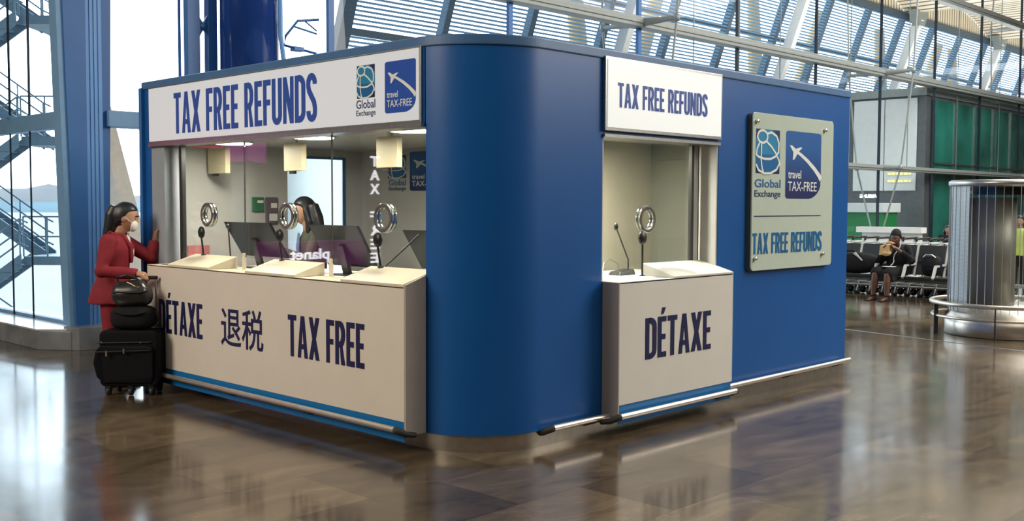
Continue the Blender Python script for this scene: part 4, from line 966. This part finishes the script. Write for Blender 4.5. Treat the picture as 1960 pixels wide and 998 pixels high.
h.tube([(.075,.02,1.50),(.088,-.01,1.38),(.09,.0,1.28)],[.03,.038,.025],10); h.tube([(-.075,.02,1.50),(-.088,-.01,1.38),(-.09,.0,1.28)],[.03,.038,.025],10)
B('hair', h, 'hair', ck, remesh=.01)
c = MB(); loft(c,[(0,-.06,.78,.17,.14),(0,-.06,.95,.145,.12),(0,-.06,1.1,.155,.125),(0,-.05,1.22,.17,.12),(0,-.045,1.30,.10,.08)],28)
for a, e, w_ in arms: c.ell(a,(.068,)*3,14); c.tube([a,e,e.lerp(w_,.85)],[.064,.054,.042],14); c.ell(e,(.054,)*3,14)
B('jacket', c, 'olive', ck, remesh=.012)
c = MB(); c.prism([(-.05,.068,1.28),(.05,.068,1.28),(.06,.085,1.15),(.05,.075,1.0),(-.05,.075,1.0),(-.06,.085,1.15)],(0,.012,0)); B('shirt', c, 'bluecloth', ck)
c = MB()
for sg in (-1,1): c.tube([(sg*.085,-.06,.82),(sg*.09,-.055,.46),(sg*.092,-.07,.14)],[.10,.08,.07],16)
B('trousers', c, 'cloth', ck, remesh=.014)
for sg in (-1,1):
    c = MB(); c.tube([(sg*.09,-.11,.125),(sg*.09,-.02,.127),(sg*.09,.07,.12),(sg*.09,.125,.112)],[.034,.04,.038,.02],12); B('shoe', c, 'leather', ck)
ck.location = (5.62,8.08,.05); ck.rotation_euler = (0,0,math.radians(62))
pp = MB(); pp.prism([(-.10,.26,1.135),(.10,.26,1.135),(.11,.44,1.17),(-.09,.44,1.17)],(0,0,.012)); pp.xf(Matrix.Translation((5.62,8.08,.05)) @ rotm('Z',62)); tag(B('paper_bundle', pp, 'paper'), 'bundle of papers held by the long-haired clerk', 'papers')
# ------------------------------------------------------------------ waiting bench with the seated woman
bn = thing('airport_bench', (17.3,7.7,0), 'row of black airport seats with grey metal arms, one woman sitting on it', 'bench')
p = MB(); p.box((17.33,5.5,.30),(17.41,9.6,.36)); B('support_beam', p, 'beam', bn, bev=.005)
sy = [9.48-.505*k for k in range(8)]                 # dividers
for k in range(7):
    y1, y0 = sy[k]-.02, sy[k+1]+.02
    p = MB(); p.hexa([(17.02,y0,.365),(17.50,y0,.345),(17.50,y1,.345),(17.02,y1,.365),(17.00,y0,.425),(17.50,y0,.40),(17.50,y1,.40),(17.00,y1,.425)]); B('seat', p, 'vinyl', bn, bev=.015)
    p = MB(); p.hexa([(17.47,y0,.43),(17.52,y0,.43),(17.52,y1,.43),(17.47,y1,.43),(17.64,y0,.93),(17.69,y0,.93),(17.69,y1,.93),(17.64,y1,.93)]); B('backrest', p, 'vinyl', bn, bev=.015)
    p = MB(); p.hexa([(17.515,y0+.02,.665),(17.535,y0+.02,.665),(17.535,y1-.02,.665),(17.515,y1-.02,.665),(17.517,y0+.02,.675),(17.537,y0+.02,.675),(17.537,y1-.02,.675),(17.517,y1-.02,.675)]); B('backrest_seam', p, 'rubber', bn)
for k, y in enumerate(sy):
    p = MB(); p.bar((17.49,y,.40),(17.67,y,.95),.035,.05); B('back_frame', p, 'armgrey', bn)
    if k in (2,): continue
    p = MB(); p.bar((17.02,y,.40),(17.13,y,.60),.035,.05); p.bar((17.13,y,.60),(17.54,y,.61),.04,.03); p.bar((17.02,y,.40),(17.45,y,.385),.035,.03); B('armrest', p, 'armgrey', bn)
for y in (9.23,6.70,5.7):
    p = MB(); p.bar((17.37,y,.31),(17.30,y,.14),.05,.07); p.tube([(17.32,y,.15),(16.95,y,.03)],[.035,.022],8); p.tube([(17.32,y,.15),(17.75,y,.03)],[.035,.022],8); B('leg', p, 'armgrey', bn)

ws = thing('person', (0,0,0), 'seated woman in black headscarf and skirt eating from a paper bag', 'person')
hm = rotm('Z',18) @ rotm('X',-16); hc = (0,.08,1.045)
b = MB(); head(b, hc, hm, 1.02); b.tube([(0,-.02,.84),(0,.02,.92),(0,.06,1.0)],[.065,.052,.055],14)
loft(b,[(0,-.02,.40,.16,.13),(0,-.03,.55,.15,.12),(0,-.02,.72,.155,.12),(0,0,.85,.15,.09),(0,.01,.91,.08,.06)])
legs = [(V(.10,.0,.48),V(.17,.44,.47),V(.21,.43,.09)),(V(-.10,.0,.48),V(-.04,.45,.46),V(-.04,.46,.09))]
for a, k, n in legs:
    b.tube([a,k,n],[.09,.062,.04],14); b.tube([k,k.lerp(n,.35),n],[.058,.062,.038],12)
    b.tube([n+V(0,-.04,-.05),n+V(.01,.05,-.055),n+V(.02,.14,-.07)],[.036,.040,.02],10)
    for i in range(5): b.tube([n+V(.02+(i-2)*.014,.12,-.07),n+V(.02+(i-2)*.016,.165-.006*abs(i-1),-.076)],.009,6)
arm = [(V(.175,-.01,.86),V(.25,.10,.66),V(.10,.28,.86)),(V(-.175,-.01,.86),V(-.28,.08,.68),V(-.10,.27,.88))]
for (a,e,w_), sg in zip(arm,(1,-1)):
    b.tube([a,e,w_],[.055,.045,.03],12); hand(b, w_, V(-sg*.06,.03,.035), V(0,.2,1) if sg > 0 else V(0,.4,1), sg, 48)
B('body', b, 'skind', ws, remesh=.0075); face(ws, hc, hm, 1.02)
h = MB(); h.ell((0,0,0),(.094,.118,.130),36,None,hairfn); h.ell((0,-.05,.05),(.085,.09,.085),20); h.xf(Matrix.Translation(V(*hc)+V(0,-.014,.016)) @ hm); B('headscarf', h, 'cloth', ws, remesh=.01)
c = MB(); loft(c,[(0,-.03,.44,.20,.17),(0,-.03,.58,.185,.15),(0,-.02,.74,.19,.155),(0,0,.86,.185,.12),(0,.01,.925,.09,.075)],28)
for a, e, w_ in arm: c.ell(a,(.078,)*3,14); c.tube([a,e,e.lerp(w_,.7)],[.078,.07,.055],14); c.ell(e,(.07,)*3,14)
B('top', c, 'cloth', ws, remesh=.013)
c = MB(); c.ell((0,.0,.47),(.21,.17,.11),24)
for (a, k, n) in legs: c.tube([a,k+V(0,-.03,.0)],[.125,.105],16); c.ell(k+V(0,-.03,0),(.105,.08,.10),16)
c.hexa([(-.15,.28,.34),(.26,.28,.34),(.28,.46,.33),(-.16,.47,.33),(-.15,.05,.50),(.17,.05,.50),(.23,.44,.53),(-.11,.44,.53)])
B('skirt', c, 'cloth', ws, remesh=.014)
for a, k, n in legs:
    c = MB(); c.hexa([n+V(-.04,-.075,-.09),n+V(.04,-.075,-.09),n+V(.075,.175,-.09),n+V(-.035,.175,-.09),n+V(-.04,-.075,-.077),n+V(.04,-.075,-.077),n+V(.075,.175,-.079),n+V(-.035,.175,-.079)]); c.tube([n+V(-.035,.05,-.06),n+V(.0,.06,-.01),n+V(.05,.05,-.06)],.010,8); c.tube([n+V(-.04,.0,-.05),n+V(0,-.03,.0),n+V(.04,.0,-.05)],.009,8); B('sandal', c, 'cloth', ws)
c = MB(); c.tube([(-.085,.07,1.03),(-.105,.10,.97),(-.10,.13,.90),(-.07,.165,.83),(-.035,.19,.77),(-.03,.205,.71),(-.045,.22,.66),(-.03,.235,.62),(.0,.25,.59)],.006,6); B('earphone_cord', c, 'whitecloth', ws)
ws.location = (17.34,7.70,0); ws.rotation_euler = (0,0,PI/2)
T = Matrix.Translation((17.34,7.70,0)) @ rotm('Z',90)
p = MB(); p.hexa([(-.03,.26,.80),(.13,.26,.78),(.16,.36,.76),(.0,.36,.78),(-.05,.27,.96),(.12,.27,.94),(.15,.35,.92),(-.02,.35,.95)]); p.ell((.06,.31,.80),(.095,.06,.05),14); p.xf(T); tag(B('paper_food_bag', p, 'kraft', bev=.008), 'crumpled brown paper bag held up by the seated woman', 'paper bag')
p = MB(); p.ell((.02,.235,.965),(.075,.04,.028),18); p.xf(T); tag(B('sandwich', p, 'bread'), 'bread roll at the mouth of the seated woman', 'sandwich')
p = MB(); p.box((-.10,.24,.572),(.08,.40,.579)); p.xf(T); tag(B('napkin', p, 'paper'), 'white napkin on the lap of the seated woman', 'napkin')

db = thing('duffel_bag', (17.25,8.45,.42), 'long black duffel bag with a white tag on the seats', 'bag')
p = MB(); p.ell((0,0,0),(.22,.50,.185),32,None,lambda q: Vector((math.copysign(abs(q.x)**.7,q.x),math.copysign(abs(q.y)**.75,q.y),math.copysign(abs(q.z)**.8,q.z)))); p.xf(Matrix.Translation((17.25,8.45,.605))); B('body', p, 'cloth', db)
p = MB(); p.tube([(17.10,8.75,.72),(17.05,8.6,.80),(17.05,8.35,.82),(17.10,8.2,.72)],.018,8); B('strap', p, 'cloth', db)
p = MB(); p.hexa([(17.03,8.17,.66),(17.04,8.17,.66),(17.09,8.25,.64),(17.08,8.25,.64),(17.03,8.30,.80),(17.04,8.30,.80),(17.09,8.37,.78),(17.08,8.37,.78)]); B('tag', p, 'paper', db)
bp = thing('backpack', (17.3,7.1,.42), 'small black backpack standing on the seat right of the woman', 'bag')
p = MB(); p.ell((0,0,0),(.13,.16,.175),28,None,lambda q: Vector((math.copysign(abs(q.x)**.7,q.x),math.copysign(abs(q.y)**.7,q.y),math.copysign(abs(q.z)**.75,q.z)))); p.xf(Matrix.Translation((17.3,7.09,.60))); B('body', p, 'cloth', bp)
p = MB(); p.tube([(17.22,7.2,.74),(17.2,7.15,.785),(17.2,7.05,.785),(17.22,7.0,.74)],.014,8); B('handle', p, 'alu', bp)
p = MB(); p.box((17.165,7.0,.52),(17.19,7.19,.62)); B('pocket', p, 'luggage', bp, bev=.012)
p = MB(); p.box((17.05,7.22,.424),(17.17,7.42,.430)); tag(B('folded_leaflet', p, 'paper'), 'white leaflet lying on the seat beside the small backpack', 'leaflet')

# ------------------------------------------------------------------ luggage trolleys nested behind the bench
def trolley():
    r = thing('luggage_trolley', (0,0,0), 'luggage trolley', 'trolley', 'nested luggage trolleys behind the bench')
    p = MB()
    for s in (-1,1): p.tube([(s*.27,0,.18),(s*.27,-.02,.60),(s*.25,-.10,.98)],.018,8); p.tube([(s*.27,0,.18),(s*.16,.80,.15)],.018,8)
    p.tube([(-.27,-.01,.56),(.27,-.01,.56)],.014,8); p.tube([(-.16,.80,.15),(.16,.80,.15)],.018,8); B('frame', p, 'armgrey', r)
    p = MB(); p.tube([(-.25,-.10,.98),(-.26,-.13,1.02),(.26,-.13,1.02),(.25,-.10,.98)],.021,10); B('push_bar', p, 'black', r)
    p = MB(); p.tube([(-.25,-.09,.95),(-.22,.10,.93),(-.2,.13,.90),(.2,.13,.90),(.22,.10,.93),(.25,-.09,.95)],.013,8); p.tube([(-.23,-.05,.80),(-.2,.11,.78),(.2,.11,.78),(.23,-.05,.80)],.009,8)
    for s in (-.12,0,.12): p.tube([(s,.13,.90),(s,.11,.78),(s,-.02,.77)],.008,6)
    B('basket', p, 'panelw', r)
    p = MB(); p.prism([(-.24,.02,.20),(.24,.02,.20),(.15,.78,.17),(-.15,.78,.17)],(0,0,.015)); B('platform', p, 'black', r)
    for x, y in ((-.26,.03),(.26,.03),(0,.74)):
        p = MB(); p.lathe([(0,-.02),(.06,-.02),(.065,0),(.06,.02),(0,.02)],(x,y,.066),16,axis='X'); w_ = B('wheel', p, 'rubber', r)
        p = MB(); p.tube([(x-.032,y-.01,.062),(x-.03,y-.03,.16),(x+.03,y-.03,.16),(x+.032,y-.01,.062)],.011,6); B('caster_fork', p, 'armgrey', w_)
    return r
tr = trolley(); NT = 15
for i in range(NT):
    y = 6.35+.235*i
    lab = ('luggage trolley at the end of the row beside the ribbed column' if i == 0 else
           'luggage trolley at the row end hidden by the blue kiosk' if i == NT-1 else
           '%s luggage trolley behind the bench, counting from the ribbed column' % ['','second','third','fourth','fifth','sixth','seventh','eighth','ninth','tenth','eleventh','twelfth','thirteenth','fourteenth'][i])
    if i == 0: tr['label'] = lab; tr.location = (18.25,y,0); tr.rotation_euler = (0,0,0)
    else: dup(tr, (18.25,y,0), 0, lab)

# ------------------------------------------------------------------ two more travellers, partly hidden
def figure(loc, s, rz, top, bottom, lab, hairstyle):
    r = thing('person', (0,0,0), lab, 'person'); hm = rotm('X',-6); hc = (0,.02,1.59)
    b = MB(); head(b, hc, hm, 1.0); b.tube([(0,-.04,1.36),(0,0,1.5)],[.06,.055],12)
    loft(b,[(0,-.04,.88,.15,.11),(0,-.04,1.05,.13,.10),(0,-.04,1.25,.15,.11),(0,-.03,1.38,.15,.08),(0,-.02,1.43,.07,.06)])
    arms = []
    for sg in (-1,1):
        b.tube([(sg*.09,-.03,.90),(sg*.10,0,.48),(sg*.10,-.03,.09)],[.085,.058,.04],12); b.tube([(sg*.10,-.07,.04),(sg*.10,.10,.025)],[.038,.03],10)
        a, e, w_ = V(sg*.19,-.03,1.38), V(sg*.24,-.02,1.10), V(sg*.22,.12,.90); arms.append((a,e,w_)); b.tube([a,e,w_],[.05,.04,.027],12); hand(b, w_, V(0,.06,-.1), V(-sg,0,0), sg, 25)
    B('body', b, 'skin', r, remesh=.008); face(r, hc, hm)
    h = MB(); h.ell((0,0,0),(.09,.116,.132),32,None,hairfn)
    if hairstyle: h.tube([(.06,-.05,.0),(.085,-.06,-.1),(.08,-.05,-.2)],[.05,.05,.02],10); h.tube([(-.06,-.05,.0),(-.085,-.06,-.1),(-.08,-.05,-.2)],[.05,.05,.02],10)
    h.xf(Matrix.Translation(V(*hc)+V(0,-.012,.012)) @ hm); B('hair', h, 'hair', r, remesh=.011)
    c = MB(); loft(c,[(0,-.04,.84,.19,.15),(0,-.04,1.05,.17,.135),(0,-.04,1.25,.185,.14),(0,-.03,1.38,.18,.11),(0,-.02,1.44,.085,.07)],24)
    for a, e, w_ in arms: c.ell(a,(.075,)*3,12); c.tube([a,e,e.lerp(w_,.85)],[.072,.06,.048],12); c.ell(e,(.06,)*3,12)
    B('jacket', c, top, r, remesh=.014)
    c = MB()
    for sg in (-1,1): c.tube([(sg*.09,-.03,.90),(sg*.10,-.01,.48),(sg*.10,-.03,.08)],[.108,.08,.068],14)
    B('trousers', c, bottom, r, remesh=.014)
    for sg in (-1,1):
        c = MB(); c.tube([(sg*.10,-.09,.042),(sg*.10,.02,.042),(sg*.10,.14,.03)],[.042,.048,.028],12); B('shoe', c, 'leather', r)
    r.location = loc; r.rotation_euler = (0,0,rz); r.scale = (s,s,s); return r
figure((21.3,8.42,0), .70, math.radians(115), 'cloth', 'olive', 'curly-haired child peeping over the trolley handles beside the ribbed column', 1)
figure((20.0,6.62,0), .83, math.radians(100), 'hivis', 'cloth', 'person in a yellow-green jacket behind the ribbed column', 0)

# ------------------------------------------------------------------ ribbed glass column
cx, cy = 13.62, 4.67
cl = thing('air_column', (cx,cy,0), 'round ribbed glass and steel column with a guard rail', 'column')
p = MB(); p.lathe([(0,0),(.66,0),(.68,.01),(.68,.19),(.52,.36),(.50,.38),(0,.38)],(cx,cy,0),64); B('base', p, 'steel', cl)
p = MB(); p.lathe([(0,.38),(.29,.38),(.29,1.70),(0,1.70)],(cx-.13,cy+.135,0),56); B('core', p, 'core', cl)
p = MB(); p.lathe([(.64,.30),(.64,1.84)],(cx,cy,0),90); B('glass_drum', p, 'ribglass', cl)
p = MB()
for k in range(44):
    a = 2*PI*k/44; p.bar((cx+.652*math.cos(a),cy+.652*math.sin(a),.30),(cx+.652*math.cos(a),cy+.652*math.sin(a),1.84),.005,.010,(math.cos(a),math.sin(a),0))
B('glass_ribs', p, 'armgrey', cl)
p = MB(); p.lathe([(.625,.30),(.625,1.84)],(cx,cy,0),24,math.radians(112),math.radians(158)); B('perforated_screen', p, 'meshsteel', cl)
p = MB(); p.lathe([(0,1.84),(.66,1.84),(.67,1.86),(.67,1.90),(.64,1.915),(0,1.915)],(cx,cy,0),64); B('top_rim', p, 'alu', cl)
p = MB(); p.lathe([(.40,1.74),(.40,1.83),(.42,1.83),(.42,1.74)],(cx,cy,0),40); B('inner_lamp_ring', p, 'dark', cl)
for z, r_, rr in ((.40,.84,.028),(.235,.83,.018)):
    p = MB(); p.tube([(cx+r_*math.cos(2*PI*k/64),cy+r_*math.sin(2*PI*k/64),z) for k in range(64)],rr,10,closed=True); B('guard_rail', p, 'steel', cl)
for k in range(6):
    a = math.radians(133+60*k); q = V(math.cos(a),math.sin(a),0); c = V(cx,cy,0)
    p = MB(); p.bar(c+q*.835, c+q*.835+V(0,0,.40),.014,.05,q); B('rail_post', p, 'rubber', cl)

# floor joint strip
p = MB(); p.hexa([(12.72,6.6,.0),(12.76,6.6,.0),(12.06,3.4,.0),(12.02,3.4,.0),(12.72,6.6,.003),(12.76,6.6,.003),(12.06,3.4,.003),(12.02,3.4,.003)]); struct(B('trim_3', p, 'alu'))

# ------------------------------------------------------------------ behind the long glass wall
bk = thing('lift_block', (28,11.8,0), 'grey lift block with pale panels and green glazing beyond the glass wall', 'building', kind='structure')
p = MB(); p.box((28,11.72,0),(46,15.2,4.72)); B('body', p, 'block', bk, bev=.02)
p = MB(); p.box((27.9,11.68,4.55),(46.1,15.3,4.76)); B('roof_edge', p, 'beam', bk)
p = MB(); p.box((27.955,11.96,2.0),(28,13.75,4.50)); B('pale_panel', p, 'panelw', bk, bev=.01)
p = MB(); p.box((27.95,12.845,2.0),(27.958,12.86,4.5)); B('panel_joint', p, 'rubber', bk)
p = MB(); p.box((28.35,11.66,.2),(45.6,11.72,4.45)); B('green_glazing', p, 'ggreen', bk)
for i in range(12):
    p = MB(); x = 28.3+1.45*i; p.box((x,11.62,.1),(x+.05,11.67,4.5)); B('glazing_bar', p, 'alu', bk)
p = MB(); p.box((28.3,11.62,2.72),(45.6,11.67,2.76)); B('glazing_bar', p, 'alu', bk)
gc = thing('reception_counter', (26,12.1,0), 'green counter with a white top beyond the glass wall', 'counter')
p = MB(); p.box((25.6,11.75,.2),(26.4,12.95,1.42)); B('front', p, 'green', gc, bev=.01)
p = MB(); p.box((25.5,11.70,1.42),(26.5,13.0,1.66)); B('counter_top', p, 'panelw', gc, bev=.01)
p = MB(); p.box((23.4,9.85,.97),(23.7,11.40,1.10)); p.box((23.5,9.9,0),(23.6,11.3,.97)); struct(B('parapet', p, 'panelw'), 'long white parapet behind the trolleys')
sgn = thing('shop_sign', (26.3,12.46,1.66), 'tiny blue-white reflected lettering modelled above the green counter', 'sign')
fonttext('lettering', 'SAMSUNG', lambda u, v, n=0: V(26.3-n,u,v), 12.22, 12.72, 1.80, 1.89, 'litwhite', sgn, .01, .02)  # reflection in the glass, built as mirrored glowing letters
p = MB(); p.box((26.30,12.2,1.77),(26.33,12.74,1.80)); p.box((26.30,12.24,1.66),(26.33,12.27,1.77)); p.box((26.30,12.67,1.66),(26.33,12.70,1.77)); B('sign_rail', p, 'block', sgn)  # added support for the reflected letters
for i, (z, lab) in enumerate(((2.42,'faint yellow sign reflection modelled on the pale panel, upper one'),(2.22,'faint yellow sign reflection modelled on the pale panel, lower one'))):
    s_ = thing('sign_reflection', (27.94,12.4,z), lab, 'sign')  # reflections of airport signs, built as glowing strips
    p = MB(); p.box((27.94,12.05,z),(27.955,12.75,z+.085)); B('sign_board', p, 'panelw', s_)
    p = MB()
    for a, b_ in ((12.08,12.13),(12.16,12.27),(12.30,12.48),(12.52,12.62),(12.64,12.73)): p.box((27.936,a,z+.015),(27.94,b_,z+.07))
    B('sign_marks', p, 'yellowreflect', s_)
# louvre top lamp strip: none.  Purple kiosk across the hall, seen only as reflections in the left window
pk = thing('rival_kiosk', (.5,13.3,0), 'purple kiosk across the hall, mirrored in the left window of the blue kiosk', 'kiosk')
fr = RF(13.0)
p = MB(); p.box((-1.0,13.0,.12),(.95,13.5,1.03)); B('counter_front', p, 'purplefront', pk, bev=.01)
fonttext('lettering', 'planet', fr, -.30, .40, .72, .93, 'litwhite', pk, .01, .02)
p = MB(); poly(p, fr, [(-.30,.70),(-.02,.70),(-.02,.715),(-.30,.715)], .01); B('underline', p, 'litwhite', pk)
p = MB(); p.box((-1.45,12.98,0),(-.98,13.5,2.9)); B('side_pier', p, 'side', pk)
for i, ch in enumerate('TAX FREE'):
    if ch == ' ': continue
    z = 2.34-.215*i
    B_ = fonttext('pier_lettering', ch, RF(12.98), -1.25, -1.07, z-.16, z, 'litwhite', pk, .01, .02)
p = MB(); p.box((-.98,13.1,2.15),(2.3,13.5,2.75)); B('header', p, 'block', pk)
p = MB(); p.box((.75,13.05,2.18),(1.35,13.1,2.62)); B('purple_sign', p, 'purplelit', pk)
p = MB(); p.box((1.45,13.05,2.36),(2.25,13.1,2.56)); B('red_sign', p, 'redlit', pk)
fonttext('header_lettering', 'TAX FREE', fr, -.1, 1.1, 2.60, 2.72, 'litwhite', pk, .01, .02)
p = MB(); p.box((.95,13.02,.12),(1.05,13.5,2.2)); B('edge_post', p, 'side', pk)
